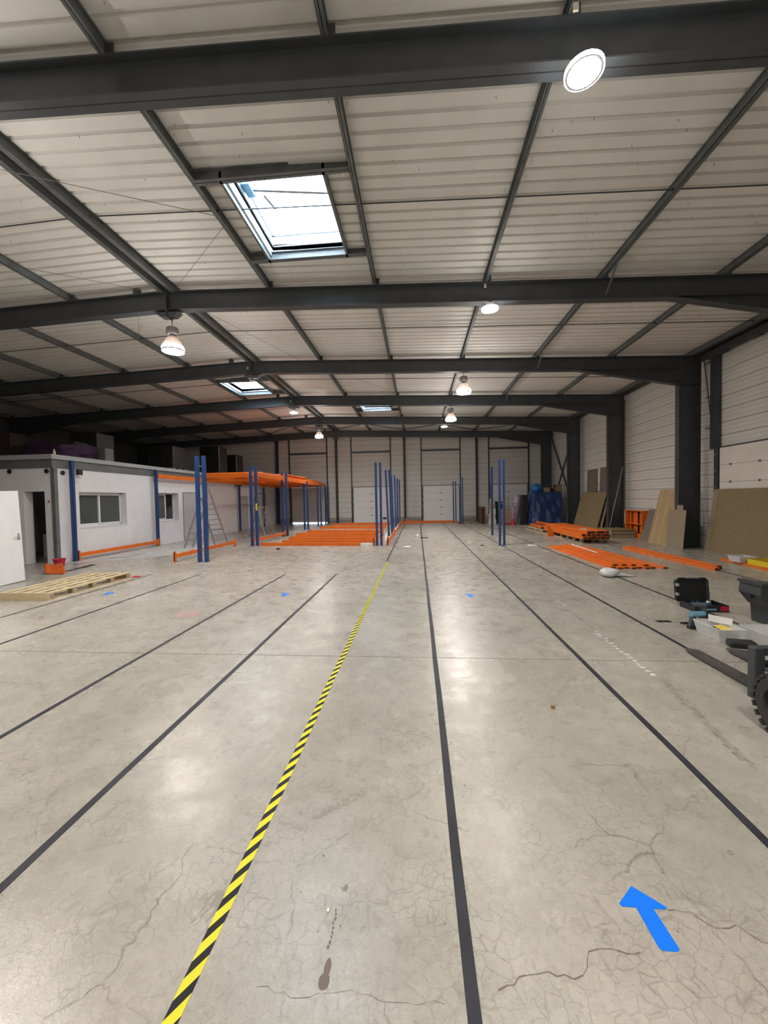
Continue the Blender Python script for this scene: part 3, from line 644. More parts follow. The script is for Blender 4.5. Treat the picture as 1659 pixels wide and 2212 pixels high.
# arrows
AR = [(.95, 1.84), (1.052, 1.752), (1.045, 1.742), (.992, 1.742), (1.003, 1.588), (.99, 1.578), (.935, 1.578), (.925, 1.588), (.92, 1.742), (.862, 1.742), (.856, 1.755)]
AR = [(x-.955, y-1.578) for x, y in AR]
ap = MB().prism(AR, 'z', 0, .0012).mesh('arrow', 'bluetape')
for x, y, l in ((.955, 1.578, 'large bright blue tape arrow in the lower right foreground'), (.93, 7.15, 'small blue tape arrow right of the middle line'), (-2.58, 7.2, 'small blue tape arrow left of the yellow hazard tape'), (-6.25, 7.25, 'small blue tape arrow near the wooden pallet')):
    tag(inst('floor_arrow', ap, None, (x, y, .0006)), l, 'arrow', 'blue floor arrows')

# ================================================================== RACK UPRIGHTS
def post_mesh(h, w=.1, d=.09, name='post'):
    b = MB(); t = .006; b.box(-w/2, w/2, -d/2, -d/2+t, 0, h); b.box(-w/2, -w/2+t, -d/2, d/2, 0, h); b.box(w/2-t, w/2, -d/2, d/2, 0, h)
    b.box(-w/2, -w/2+.03, d/2-t, d/2, 0, h); b.box(w/2-.03, w/2, d/2-t, d/2, 0, h)
    return b
def holes(h, w, d):
    b = MB(); z = .15
    while z < h-.05:
        for s in (-.022, .022): b.box(s-.006, s+.006, -d/2-.001, -d/2+.001, z, z+.022)
        z += .075
    return b
pm = {}
def pair(x, y, h, label, gap=.215, lean=0, w=.1, hol=True, single=False, dy=0):
    t = thing('rack_upright', label, 'rack post', (x, y, 0), group='blue rack uprights')
    for i in ((0,) if single else (0, 1)):
        key = ('p', h, w)
        if key not in pm: pm[key] = post_mesh(h, w).mesh('post', 'blue')
        p = inst('post', pm[key], t, (i*gap, i*dy, .008), rot=(0, -lean, 0))
        if hol:
            key = ('h', h)
            if key not in pm: o_ = holes(h, w, .09).mesh('slots', 'black'); pm[key] = o_
            q = inst('slots', pm[key], p); q['kind'] = 'stuff'
        key = 'base'
        if key not in pm: pm[key] = MB().box(-.07, .07, -.08, .08, 0, .008).mesh('base_plate', 'blue')
        inst('base_plate', pm[key], t, (i*gap, i*dy, 0))
    if not single:
        for z in (.35, 1.55, 2.9):
            if z < h: MB().tube((.04, 0, z), (gap-.04, 0, z), .012, 6).build('spacer', 'zinc', t)
    return t
for n, (x, y, h) in enumerate([(-6.62, 11.4, 3.2), (-6.74, 15.5, 3.24), (-6.87, 19.6, 3.24), (-7.0, 23.9, 3.0), (-7.02, 27.3, 2.9), (-7.04, 29.7, 2.9)]):
    pair(x, y, h, ['nearest pair of blue rack posts on the left, clear of the orange deck', 'pair of blue rack posts at the orange deck corner, with the yellow tool', 'third pair of blue rack posts from the front under the orange deck',
         'fourth pair of blue rack posts from the front under the orange deck', 'fifth pair of blue rack posts from the front under the orange deck', 'last pair of blue rack posts at the far end of the orange deck'][n])
for n, (x, y, h, ln, g) in enumerate([(-1.6, 15.25, 3.22, .0, .175), (-1.43, 19.3, 3.22, .035, .17), (-1.45, 23.3, 3.2, .02, .17), (-1.5, 26.6, 3.2, .0, .17), (-1.48, 29.0, 3.2, 0, .17)]):
    pair(x, y, h, ['nearest pair of blue rack posts in the middle row', 'second, slightly leaning pair of blue rack posts of the middle row', 'third pair of blue rack posts of the middle row', 'fourth pair of blue rack posts of the middle row', 'last pair of blue rack posts of the middle row'][n], gap=g, lean=ln, w=.085, hol=n < 2)
pair(3.03, 14.9, 3.18, 'pair of blue rack posts standing on the right of the open floor', gap=.155, w=.075)
pair(3.5, 18.95, 3.2, 'single blue rack post just behind the pair on the right', single=True)
pair(2.63, 29.3, 3.0, 'furthest pair of thin blue rack posts beside the far white door', gap=.17, w=.07, hol=False)
pair(2.95, 27.4, 3.18, 'pair of pale blue rack posts at the end of the short orange beam', gap=.14, w=.07, hol=False)
# wall posts of the office
for n, y in enumerate([11.66, 15.7, 19.6, 23.45, 27.35, 29.95]):
    t = thing('rack_upright', 'blue rack post against the white office wall, %s from the front' % ORD[n], 'rack post', (SX+.16, y, 0), group='blue rack uprights')
    h = 3.2 if n < 2 else 2.8
    o = post_mesh(h, .1, .1).build('post', 'blue', t, (0, 0, .008)); o.rotation_euler = (0, 0, math.pi/2); MB().box(-.07, .07, -.07, .07, 0, .008).build('base_plate', 'blue', t)
    if n == 3: MB().box(-.05, .15, -.4, .1, 2.78, 2.84).build('bracket', 'black', t)

# ================================================================== ORANGE BEAMS
def beam_mesh(L, w=.055, h=.12):
    b = MB(); b.bev(0, L, -w/2, w/2, 0, h, .008); b.box(-.001, .0, -w/2+.006, w/2-.006, .006, h-.012, 1); b.box(L, L+.001, -w/2+.006, w/2-.006, .006, h-.012, 1); return b.mesh('beam', ['orange', 'orange_d'])
bmc = {}
def lay(x0, y0, x1, y1, z, label, w=.055, h=.12, group='loose orange beams', conn=False, z1=None):
    L = math.hypot(x1-x0, y1-y0); key = (round(L, 2), w, h, conn)
    if key not in bmc: bmc[key] = beam_mesh(round(L, 2), w, h)
    rz = math.atan2(y1-y0, x1-x0); ry = -math.asin(((z1 if z1 is not None else z)-z)/L)
    if not conn:
        o = inst('rack_beam', bmc[key], None, (x0, y0, z), rot=(0, ry, rz)); return tag(o, label, 'beam', group)
    t = thing('rack_beam', label, 'beam', (x0, y0, 0), rz, group)
    inst('beam', bmc[key], t, (0, 0, z))
    for k in (0, L): 
        s = -1 if k else 1
        MB().box(min(k, k-s*.05), max(k, k-s*.05), -.035, .035, 0, .33).build('connector', 'orange', t)
        MB().box(k-s*.052-.001, k-s*.052+.001, -.02, .02, .02, .3).build('connector_slot', 'orange_d', t)
    cm = MB().prism([(-.05, 0), (.05, 0), (.02, .018), (-.02, .03)], 'y', -.02, .02).mesh('clip', 'zinc')
    n = 7
    for i in range(n): inst('clip', cm, t, (L*(i+.7)/n, 0, z+h))
    return t
lay(-7.38, 11.36, -7.35, 15.2, .13, 'orange beam with end plates lying left of the nearest blue posts', .05, .12, 'orange beams with end plates', True)
lay(-6.80, 15.75, -6.68, 19.35, .12, 'orange beam with end plates between the second and third pairs of blue posts', .05, .12, 'orange beams with end plates', True)
lay(SX+.2, 11.78, SX+.2, 15.62, .13, 'orange beam with end plates low along the office wall under the window', .05, .12, 'orange beams with end plates', True)
for n, (a, c) in enumerate([(15.15, 19.2), (19.5, 23.2), (23.5, 27.0)]):
    lay(-1.17, a, -1.17, c, .08, 'orange beam with end plates along the right of the middle posts, %s from the front' % ORD[n], .05, .13, 'orange beams with end plates', True)
lay(-1.71, 15.15, -1.71, 19.2, .08, 'orange beam with end plates left of the nearest middle posts', .05, .13, 'orange beams with end plates', True)
rows = [(-6.40, -2.28, 15.5, 15.2), (-5.85, -1.78, 16.5, 16.15), (-5.9, -1.85, 17.55, 17.2), (-6.05, -1.9, 18.2, 17.8), (-6.0, -1.9, 18.85, 18.45), (-6.3, -2.2, 19.85, 19.4), (-6.2, -2.0, 20.2, 19.75),
        (-6.15, -1.95, 21.35, 20.8), (-6.2, -2.0, 22.0, 21.5), (-6.2, -1.95, 24.55, 23.9), (-6.2, -2.0, 25.2, 24.6), (-6.2, -2.05, 27.85, 27.1), (-5.6, -2.0, 28.6, 28.1)]
for n, (x0, x1, y0, y1) in enumerate(rows):
    o9 = ['first', 'second', 'third', 'fourth', 'fifth', 'sixth', 'seventh', 'eighth', 'ninth', 'tenth', 'eleventh', 'twelfth', 'thirteenth'][n]
    lay(x0, y0, x1, y1, 0, 'long orange beam lying across the floor between the post rows, %s from the front' % o9, .055 if n % 2 else .07, .12, 'orange beams between the post rows')
tag(MB().bev(0, .62, -.04, .04, 0, .10, .006).build('white_board', 'white', None, (-2.25, 15.25, 0)), 'short white block at the end of the nearest cross beam', 'block')
tag(MB().plate((-1.62, 19.4, .002), (-1.35, 16.2, .002), (-1.28, 16.2, .12), (-1.55, 19.4, .12), .03).build('white_board', 'paper'), 'white board lying between the beams beside the middle posts', 'board')
lay(-1.25, 29.25, 2.6, 29.15, 0, 'orange beam lying across the floor before the far white door', .06, .15)
lay(2.78, 29.05, 2.84, 27.3, 0, 'short orange beam lying beside the furthest blue posts', .06, .15)
def foot_bracket(x, y, rz, s, label):
    t = thing('foot_bracket', label, 'bracket', (x, y, 0), rz)
    MB().prism([(0, .0), (.30*s, .0), (.08*s, .42*s), (0, .42*s)], 'y', -.008, .008).build('gusset', 'orange', t); MB().box(-.01, .0, -.05, .05, 0, .45*s).build('back_plate', 'orange', t); MB().box(0, .32*s, -.05, .05, 0, .008).build('foot_plate', 'orange', t)
foot_bracket(-.9, 28.85, 0, .9, 'triangular orange bracket on the floor before the end wall')
foot_bracket(5.78, 18.1, 0, 1.05, 'triangular orange bracket standing beside the pallet of beams')
# bundle on pallet
n = 0
for r, rn in enumerate(('bottom', 'middle', 'top')):
    for c in range(6):
        x = 6.22+c*.165+random.uniform(-.01, .01); yo = random.uniform(-.05, .05)+(.0 if r else .0); h = .10
        if r == 2 and c == 0: continue
        lay(x-.05, 15.2+yo, x+.02, 19.9+yo, .16+r*.105, 'orange beam in the pallet bundle, %s row, %s from the left' % (rn, ORD[c]), .14, .10, 'orange beams bundled on the pallet')
for c in range(3):
    lay(6.22+c*.2, 18.9 if c else 20.3, 6.42+c*.16, 23.0, .17 if c < 2 else .30, 'orange beam jutting from the far end of the pallet bundle, %s from the left' % ORD[c], .12, .10, 'orange beams bundled on the pallet')
for n, (x, y, L_, l) in enumerate([(6.2, 15.6, 2.2, 'near'), (6.0, 19.9, 3.0, 'far')]):
    t = thing('pallet', '%s long wooden pallet under the orange beam bundle' % l, 'pallet', (x, y, 0))
    for i in range(4): MB().box(.02+i*.27, .16+i*.27, 0, L_, .12, .14).build('board', 'pine', t)
    for i in range(4): MB().box(0, .98, L_*i/3*.95, L_*i/3*.95+.09, .10, .12).build('cross_board', 'pine', t)
    for i in range(4):
        for j in (0, .42, .88): MB().box(j, j+.1, L_*i/3*.95, L_*i/3*.95+.09, 0, .10).build('block', 'pine_d', t)
lay_w = MB().bar((6.0, 22.3, .02), (6.1, 17.2, .02), .06, .03).build('batten', 'pine'); tag(lay_w, 'pale wooden batten on the floor along the beam pallet', 'batten')
tag(MB().box(-.12, .12, -.16, .16, 0, .004).build('paper_sheet', 'paper', None, (6.45, 15.95, .478)), 'white sheet lying on top of the bundled beams', 'paper')
# fan of beams
fan = [(4.72, 9.98, 4.62, 14.3, 0), (4.86, 9.9, 4.80, 14.28, 0), (5.02, 9.95, 4.95, 14.3, 0), (5.17, 9.9, 5.10, 14.2, 0), (5.33, 9.96, 5.22, 14.25, 0), (5.48, 9.9, 5.42, 14.1, 0), (5.63, 9.94, 5.58, 14.1, 0), (5.90, 9.92, 5.72, 14.1, 0),
       (4.80, 10.05, 4.75, 14.0, .052), (5.02, 10.06, 5.06, 14.2, .052), (5.50, 10.0, 5.32, 14.1, .052), (5.24, 10.05, 5.2, 14.15, .052)]
for n, (x0, y0, x1, y1, z) in enumerate(fan):
    lay(x0, y0, x1, y1, z, ('orange beam of the spread on the right floor, lower layer, %s from the left' % ORD[n]) if n < 8 else ('orange beam of the spread on the right floor, lying on top, %s listed from the left' % ORD[[0, 1, 3, 2][n-8]]), .12, .05, 'orange beams spread on the right floor')
t = MB().tube((5.26, 14.0, .125), (5.17, 11.9, .125), .02, 8).build('white_tube', 'white'); tag(t, 'white tube lying on the spread of orange beams', 'tube')
lay(6.88, 9.66, 6.80, 13.6, 0, 'left one of the two parallel orange beams on the right floor', .12, .07); lay(7.02, 9.8, 6.95, 13.7, 0, 'right one of the two parallel orange beams on the right floor', .12, .10)
lay(8.15, 11.25, 7.85, 8.2, 0, 'flat orange beam under the yellow box at the right edge', .14, .05); lay(8.33, 11.0, 8.05, 8.2, 0, 'flat orange beam behind the one under the yellow box', .12, .05)

# ================================================================== ORANGE DECK
t = thing('orange_deck', 'raised orange rack deck beside the white offices', 'deck')
xl, xr = SX+.22, -6.72
cb = MB().box(-.03, .03, 0, 4.0, 0, .15)
for (x, a, c) in ((xl, 15.75, 19.55), (xl, 19.65, 23.4), (xl, 23.5, 27.3), (xl, 27.4, 29.9)): MB().bev(x-.03, x+.03, a, c, 2.86, 3.04, .008).build('long_beam', 'orange', t)
for (x, a, c) in ((xr-.02, 15.56, 19.55), (xr-.14, 19.65, 23.85), (xr-.27, 23.95, 27.25), (xr-.3, 27.35, 29.65)): MB().bev(x-.03, x+.03, a, c, 2.84, 3.04, .008).build('long_beam', 'orange', t)
for y, xa in ((16.4, -9.2), (19.6, xl), (23.7, xl), (27.3, xl), (29.8, xl)): MB().bev(xa, xr-(.05 if y < 19 else .3), y-.03, y+.03, 2.86, 3.04, .008).build('cross_beam', 'orange', t)
for x in (-9.3, -8.0): MB().box(x-.025, x+.025, 16.4, 29.8, 2.92, 3.0).build('joist', 'orange', t)
slm = {}
def slat(a, b_, y, z=3.045):
    k = round(b_-a, 2)
    if k not in slm: slm[k] = MB().prism([(0, 0), (.02, .035), (.075, .035), (.095, 0), (.085, 0), (.07, .028), (.025, .028), (.01, 0)], 'x', 0, k).mesh('deck_slat', 'orange')
    inst('deck_slat', slm[k], t, (a, y, z))
y = 15.8
while y < 29.7:
    if y < 19.5:
        if y > 16.35: slat(-9.2, xr+.0, y)
    else: slat(xl, xr-.15 if y < 24 else xr-.28, y)
    y += .155
# stacked spare sheets on the deck edge
for i in range(3): MB().bev(-7.6+.02*i, -6.95+.03*i, 20.2, 24.2, 3.085+i*.05, 3.13+i*.05, .01).build('spare_sheet', 'orange', t)
for i in range(2): MB().bev(-7.7, -7.05, 24.6, 28.6, 3.085+i*.05, 3.13+i*.05, .01).build('spare_sheet', 'orange', t)
tag(MB().tube((-9.2, 16.5, 0), (-9.2, 16.5, 2.86), .022, 8).box(-9.26, -9.14, 16.44, 16.56, 0, .006).build('prop', 'alu_d'), 'thin steel prop standing under the front edge of the orange deck', 'prop')
tag(MB().bev(-.03, .03, -.02, .02, 0, .28, .008).build('level_tool', 'yellow', None, (-6.50, 15.43, 1.44)), 'yellow level hanging on the blue posts at the deck corner', 'tool')

# ================================================================== LADDERS
t = thing('step_ladder', 'tall aluminium A-frame ladder behind the nearest left blue posts', 'ladder')
topA, topB = Vector((-8.72, 15.62, 2.36)), Vector((-8.62, 15.72, 2.36)); fA, fB = Vector((-8.62, 16.0, 0)), Vector((-8.28, 16.5, 0)); bA, bB = Vector((-9.32, 14.95, 0)), Vector((-9.12, 15.2, 0))
topA, topB = Vector((-8.85, 15.45, 2.0)), Vector((-8.66, 15.75, 2.36))
for nm, a, c in (('rail', fA, topA), ('rail', fB, topB), ('rear_rail', bA, topA), ('rear_rail', bB, Vector((-8.70, 15.7, 2.0)))): MB().bar(a, c, .03, .06).build(nm, 'alu_d', t)
for i in range(8):
    k = (i+.9)/9.2; a = fA.lerp(topA, k); c = fB.lerp(topB, k*.86); MB().bar(a, c, .05, .025).build('rung', 'alu_d', t)
MB().bar(bA.lerp(topA, .12), bB.lerp(topA, .12), .02, .02).build('stretcher', 'alu_d', t); MB().bar(fA.lerp(topA, .28), bA.lerp(topA, .28), .015, .015).bar(fB.lerp(topB, .28), bB.lerp(topB, .28), .015, .015).build('stay', 'black', t)
t = thing('step_ladder', 'platform stepladder with a black guard rail under the orange deck', 'ladder')
P1, P2, P3, P4 = Vector((-7.35, 18.4, 0)), Vector((-7.25, 19.5, 0)), Vector((-8.5, 19.2, 0)), Vector((-8.15, 20.0, 0))
T1, T2, T3, T4 = Vector((-7.85, 18.85, 1.5)), Vector((-7.65, 19.4, 1.5)), Vector((-7.95, 18.95, 1.5)), Vector((-7.75, 19.5, 1.5))
for a, c in ((P1, T1), (P2, T2), (P3, T3), (P4, T4)): MB().bar(a, c, .03, .05).build('leg', 'alu_d', t)
MB().plate((-8.0, 18.8, 1.5), (-7.6, 18.9, 1.5), (-7.55, 19.5, 1.5), (-7.95, 19.5, 1.5), .03).build('platform', 'alu', t)
MB().path([T1, (-7.95, 19.0, 2.2), (-7.7, 19.5, 2.18), T2], .018).build('guard_rail', 'black', t)
for i in range(5): MB().bar(P1.lerp(T1, (i+1)/6), P2.lerp(T2, (i+1)/6), .07, .02).build('step', 'alu', t)
MB().bar(P3.lerp(T3, .2), P4.lerp(T4, .2), .02, .02).build('stretcher', 'alu_d', t)

# ================================================================== LEFT FLOOR THINGS
t = thing('wooden_pallet', 'long pale wooden pallet on the floor at the left edge', 'pallet', (-8.05, 6.85, 0))
for i in range(5): MB().box(.0+i*.237, .115+i*.237, .0, 2.1, .12, .14).build('deck_board', 'pine', t)
for i in range(5): MB().box(0, 1.06, .0+i*.5, .1+i*.5, .10, .12).build('cross_board', 'pine', t)
MB().box(0, 1.06, -.02, 0, 0, .14).build('front_board', 'pine', t); MB().box(0, 1.06, 2.1, 2.12, .0, .13).build('end_board', 'pine', t)
for i in range(5):
    for j in (0, .48, .95): MB().box(j, j+.11, .0+i*.5, .1+i*.5, .018, .10).build('block', 'pine_d', t)
for j in (0, .48, .95): MB().box(j, j+.11, 0, 2.1, 0, .018).build('bottom_board', 'pine', t)
t = thing('bucket', 'small red bucket standing by the office corner', 'bucket', (-10.43, 10.57, 0))
MB().lathe([(.11, 0), (.15, .22), (.165, .225), (.165, .245), (.15, .245), (.145, .235), (.105, .01), (.01, .01)], n=20).build('body', 'red', t, smooth=False); MB().path([(-.15, 0, .235), (-.11, -.05, .15), (0, -.13, .09), (.11, -.05, .15), (.15, 0, .235)], .005).build('handle', 'alu', t)
t = thing('shovel', 'orange plastic snow shovel lying behind the pallet', 'shovel', (-9.52, 9.62, 0))
nx, ny = 8, 5; vs = []
for i in range(nx+1):
    for j in range(ny+1):
        u = i/nx*2-1; v = j/ny; vs.append((u*.30*(1-.15*v)-.42*v+.12, .36*v-.22, .015+.20*v+.04*abs(u)**2))
b = MB().add(vs, [(i*(ny+1)+j, (i+1)*(ny+1)+j, (i+1)*(ny+1)+j+1, i*(ny+1)+j+1) for i in range(nx) for j in range(ny)]); o = b.build('blade', 'redor', t, smooth=True); sm = o.modifiers.new('s', 'SOLIDIFY'); sm.thickness = .008
for i in (-2, -1, 0, 1, 2): MB().bar((i*.09+.06, -.16, .055), (i*.08-.24, .10, .20), .012, .012).build('blade_rib', 'redor', t)
MB().tube((.1, -.0, .03), (.0, .75, .03), .014, 8).build('shaft', 'black', t); MB().tube((.0, .75, .03), (-.02, 1.0, .035), .022, 8).path([(-.02, 1.0, .035), (-.09, 1.1, .035), (.05, 1.12, .035), (-.02, 1.0, .035)], .014).build('grip', 'black', t)
tag(MB().path([(-6.93+.09*math.cos(a*.5), 9.1+.05*math.sin(a*.5), .012) for a in range(13)]+[(-7.1, 8.9, .012), (-7.3, 8.75, .012)], .009).build('red_strap', 'red'), 'loop of red strap on the floor behind the pallet', 'strap')
tag(MB().path([(-10.2, 12.2, .008), (-9.9, 12.6, .008), (-9.75, 13.1, .008), (-9.9, 13.4, .008), (-9.7, 13.2, .008), (-9.55, 13.0, .008)], .007).build('loose_cable', 'steel_l'), 'loose grey cable on the floor below the large office window', 'cable')
o = flat([(-9.4, 11.9), (-8.2, 13.5), (-8.6, 16.5), (-9.2, 20), (-10.9, 21), (-10.9, 11.2)], 'plaster', 'dust_film', fl); o.data.materials[0] = mat('plaster_dust', (.62, .61, .59), .6, noise=.25, nscale=2)

# black and white bits on the middle floor
for x, y, l in ((-.41, 14.74, 'white sheet of paper lying beside the middle floor line'), (4.18, 14.85, 'white sheet of paper lying beyond the right floor line')):
    tag(MB().box(-.14, .14, -.14, .14, 0, .003).build('paper_sheet', 'paper', None, (x, y, .002)), l, 'paper')
tag(MB().box(-.07, .07, -.05, .05, 0, .003).build('paper_scrap', 'paper', None, (2.05, 15.8, .002)), 'small white scrap on the floor left of the right blue posts', 'paper')
tag(MB().bev(-.06, .06, -.04, .04, 0, .06, .01).build('small_box', 'black', None, (-5.2, 14.2, 0)), 'small black box on the floor before the nearest cross beam', 'box')
tag(MB().bev(-.05, .05, -.03, .03, 0, .03, .01).build('small_black_tool', 'black', None, (2.36, 14.85, 0)), 'small black tool on the floor left of the right blue posts', 'tool')
tag(MB().box(-.2, .14, -.04, .04, 0, .03).build('black_bar', 'black', None, (.3, 17.95, .002)), 'short black bar lying across the middle floor line', 'bar')
tag(MB().lathe([(.05, 0), (.06, .08), (.02, .12)], n=10).build('white_bottle', 'white', None, (-.02, 18.6, 0)), 'small white object beside the black bar', 'object')
# debris in the foreground
b = MB()
for i in range(7):
    a = i*.9; b.prism([(0, 0), (.022, .008), (.03, .02), (.012, .03), (-.008, .018)], 'z', .002+.004*i, .004+.004*i); 
lf = b.build('dry_leaf', 'leaf', None, (1.12, 3.37, 0)); lf.rotation_euler = (0, 0, .6); lf.scale = (1.2, 1.4, 1); tag(lf, 'crumpled dry leaf on the floor right of the middle line', 'leaf')
tag(MB().lathe([(.008, 0), (.013, 0), (.013, .003), (.008, .003), (.008, 0)], n=16, cap=False).build('washer', 'zinc', None, (1.53, 2.05, .001)), 'small bright washer on the floor near the lower right', 'washer')
tag(MB().box(-.005, .005, -.007, .007, 0, .003).build('paper_scrap', 'paper', None, (-.42, 1.64, .001)), 'tiny white scrap on the floor above the brown stain', 'paper')

# ================================================================== RIGHT: TOOLS
t = thing('tool_case', 'open black tool case with blue tools inside, on the right floor', 'tool case', (4.36, 6.45, 0), .0)
b = MB(); b.box(-.21, .28, -.17, .17, 0, .012); b.box(-.21, .28, -.17, -.155, .012, .10); b.box(-.21, .28, .155, .17, .012, .10); b.box(-.21, -.195, -.155, .155, .012, .10); b.box(.265, .28, -.155, .155, .012, .10); b.build('base', 'black', t)
MB().box(.16, .27, -.175, -.17, .02, .09).build('red_latch', 'red', t); MB().box(-.06, .10, -.178, -.17, .03, .055).build('label_strip', 'toolbluel', t)
b = MB(); lid = [(-.24, .10), (-.25, .15), (-.25, .42), (-.21, .46), (-.13, .46), (-.11, .45), (.10, .45), (.12, .46), (.19, .46), (.23, .42), (.235, .14), (.21, .10)]
b.prism(lid, 'y', .19, .215); b.prism([(x*1.0, z) for x, z in lid], 'y', .125, .19) if False else None
l = b.build('lid', 'black', t); l.rotation_euler = (-.10, 0, 0)
rim = MB(); k = len(lid)
for i in range(k):
    (x0, z0), (x1, z1) = lid[i], lid[(i+1) % k]; rim.bar((x0, .165, z0), (x1, .165, z1), .014, .07, (0, 1, 0)) if False else rim.tube((x0, .165, z0), (x1, .165, z1), .013, 6)
r_ = rim.build('lid_rim', 'black', t); r_.rotation_euler = (-.10, 0, 0)
MB().box(-.275, -.245, .12, .17, .33, .37).box(-.275, -.245, .12, .17, .18, .22).build('latch', 'zinc', t)
for i, (x, y, m_) in enumerate([(-.12, .0, 'toolblue'), (-.02, .05, 'toolblue'), (.08, -.02, 'toolblue'), (.16, .06, 'toolgrey')]):
    MB().tube((x-.05, y-.08, .07), (x+.05, y+.08, .085), .028, 8).build('tool', m_, t)
MB().lathe([(.03, 0), (.035, .02), (.02, .04)], n=12).build('chuck', 'zinc', t, (.10, .0, .09))
def drill(x, y, z, rz, s, label, body='toolblue', top='toolbluel', tilt=0):
    t = thing('power_drill', label, 'drill', (x, y, z), rot=(tilt, 0, rz), group='power drills')
    MB().tube((-.10*s, 0, .185*s), (.07*s, 0, .185*s), .036*s, 12, .032*s).build('motor_body', top, t, smooth=False); MB().tube((.07*s, 0, .185*s), (.12*s, 0, .185*s), .026*s, 12, .016*s).build('chuck', 'black', t)
    MB().prism([(-.10*s, .16*s), (-.04*s, .16*s), (-.055*s, .04*s), (-.12*s, .04*s)], 'y', -.02*s, .02*s).build('grip', 'toolgrey', t); MB().bev(-.13*s, -.0*s, -.035*s, .035*s, 0, .045*s, .006).build('battery', 'black', t)
    MB().box(-.05*s, -.035*s, -.008, .008, .11*s, .15*s).build('trigger', body, t)
drill(3.70, 5.52, 0, .1, 1.05, 'blue cordless drill standing behind the clear plastic bin')
drill(4.02, 6.02, 0, 2.9, 1.0, 'dark cordless drill standing before the open tool case', top='toolgrey')
tag(MB().bev(-.02, .22, -.015, .015, 0, .02, .004).build('black_bar_tool', 'black', None, (3.62, 5.72, 0)), 'black bar tool lying left of the blue drill', 'tool')
tag(MB().box(-.1, .09, -.05, .04, 0, .004).build('black_plate', 'black', None, (3.44, 5.82, 0)), 'flat black plate on the floor left of the drills', 'plate')
t = thing('plastic_bin', 'clear plastic bin with yellow sheet and clutter, beside the fork', 'bin', (3.78, 5.22, 0), 0)
def bin_(t, a, b_, y0, y1, h):
    f = .03; lo = [(a+f, y0+f), (b_-f, y0+f), (b_-f, y1-f), (a+f, y1-f)]; hi = [(a, y0), (b_, y0), (b_, y1), (a, y1)]
    m = MB(); 
    for i in range(4):
        j = (i+1) % 4; m.add([(*lo[i], 0), (*lo[j], 0), (*hi[j], h), (*hi[i], h)], [(0, 1, 2, 3)])
    m.add([(*p, .002) for p in lo], [(0, 1, 2, 3)]); o = m.build('tub', 'clear', t); s = o.modifiers.new('s', 'SOLIDIFY'); s.thickness = .003
    r = MB(); 
    for i in range(4): r.bar((*hi[i], h), (*hi[(i+1) % 4], h), .016, .008)
    r.build('rim', 'clear', t)
bin_(t, -.20, .12, -.22, .22, .15)
MB().plate((-.09, .03, .13), (.08, .10, .115), (.08, -.10, .10), (-.07, -.07, .11), .004).build('yellow_sheet', 'ylabel', t)
MB().plate((-.02, .21, .13), (.115, .0, .14), (.12, .0, .22), (-.02, .21, .22), .004).build('white_flap', 'paper', t)
for i in range(12):
    x, y = random.uniform(-.12, .06), random.uniform(-.14, .14); MB().tube((x, y, .02+random.random()*.03), (x+random.uniform(-.05, .05), y+random.uniform(-.05, .05), .06), .018, 6).build('clutter', random.choice(['toolgrey', 'zinc', 'black', 'card_l']), t)
t = thing('plastic_bin', 'second clear plastic bin, cut off by the right edge', 'bin', (4.25, 5.12, 0), 0); bin_(t, -.2, .25, -.2, .2, .12)
for i in range(5):
    x, y = random.uniform(-.1, .1), random.uniform(-.1, .1); MB().tube((x, y, .02), (x+.05, y+.03, .03), .012, 6).build('clutter', 'zinc', t)
tag(MB().bev(-.14, .12, -.07, .07, 0, .075, .02).box(-.10, .05, -.075, -.07, .02, .03).build('black_pouch', 'black', None, (3.74, 4.86, 0)), 'black zipped pouch between the clear bin and the fork', 'pouch').rotation_euler = (0, 0, -.25)
t = thing('black_clamp', 'small black clamp with a ring, beside the black pouch', 'tool', (3.62, 4.68, 0)); MB().path([(.03*math.cos(a*.7), .03*math.sin(a*.7), .012) for a in range(10)], .008).build('ring', 'black', t); MB().box(.03, .14, -.015, .015, 0, .02).build('arm', 'black', t)
t = thing('small_bottle', 'tiny dark blue bottle between the two clear bins', 'bottle', (4.10, 5.42, 0)); MB().lathe([(.02, 0), (.022, .05), (.01, .06)], n=10).build('body', 'toolblue', t); MB().box(-.03, .02, -.04, -.03, 0, .01).build('white_tag', 'paper', t)
t = thing('tool_tote', 'tall dark grey tool crate with a blue handle at the right edge', 'tool crate', (4.9, 5.75, 0), 0)
MB().prism([(-.24, .0), (.4, 0), (.4, .27), (-.26, .27)], 'y', -.16, .16).build('lower_bin', 'casegrey', t); MB().prism([(-.27, .25), (.4, .22), (.4, .52), (-.38, .56), (-.40, .42), (-.34, .34)], 'y', -.18, .18).build('upper_case', 'casegrey', t)
MB().box(-.40, -.30, -.2, .2, .55, .585).build('lid', 'casegrey', t); MB().box(-.17, .1, -.19, -.17, .33, .46).build('recess', 'black', t); MB().tube((-.16, -.2, .36), (.2, -.2, .34), .022, 10).build('handle', 'toolbluel', t); MB().box(-.42, -.37, -.05, .05, .36, .42).build('latch', 'black', t)
t = thing('plastic_bag', 'crumpled white plastic bag on the floor by the orange beams', 'bag', (4.25, 9.02, 0))
nu, nv = 20, 10; vs = []
for i in range(nu):
    for j in range(nv+1):
        a = 2*math.pi*i/nu; v = j/nv; r = .19*math.sin(math.pi*(.08+.87*v))*(1+.14*math.sin(3*a+4*v)+.08*math.sin(7*a+9*v)); x = r*math.cos(a); yy = r*.9*math.sin(a); z = .19*(.5-.5*math.cos(math.pi*v)); vs.append((x, yy, z))
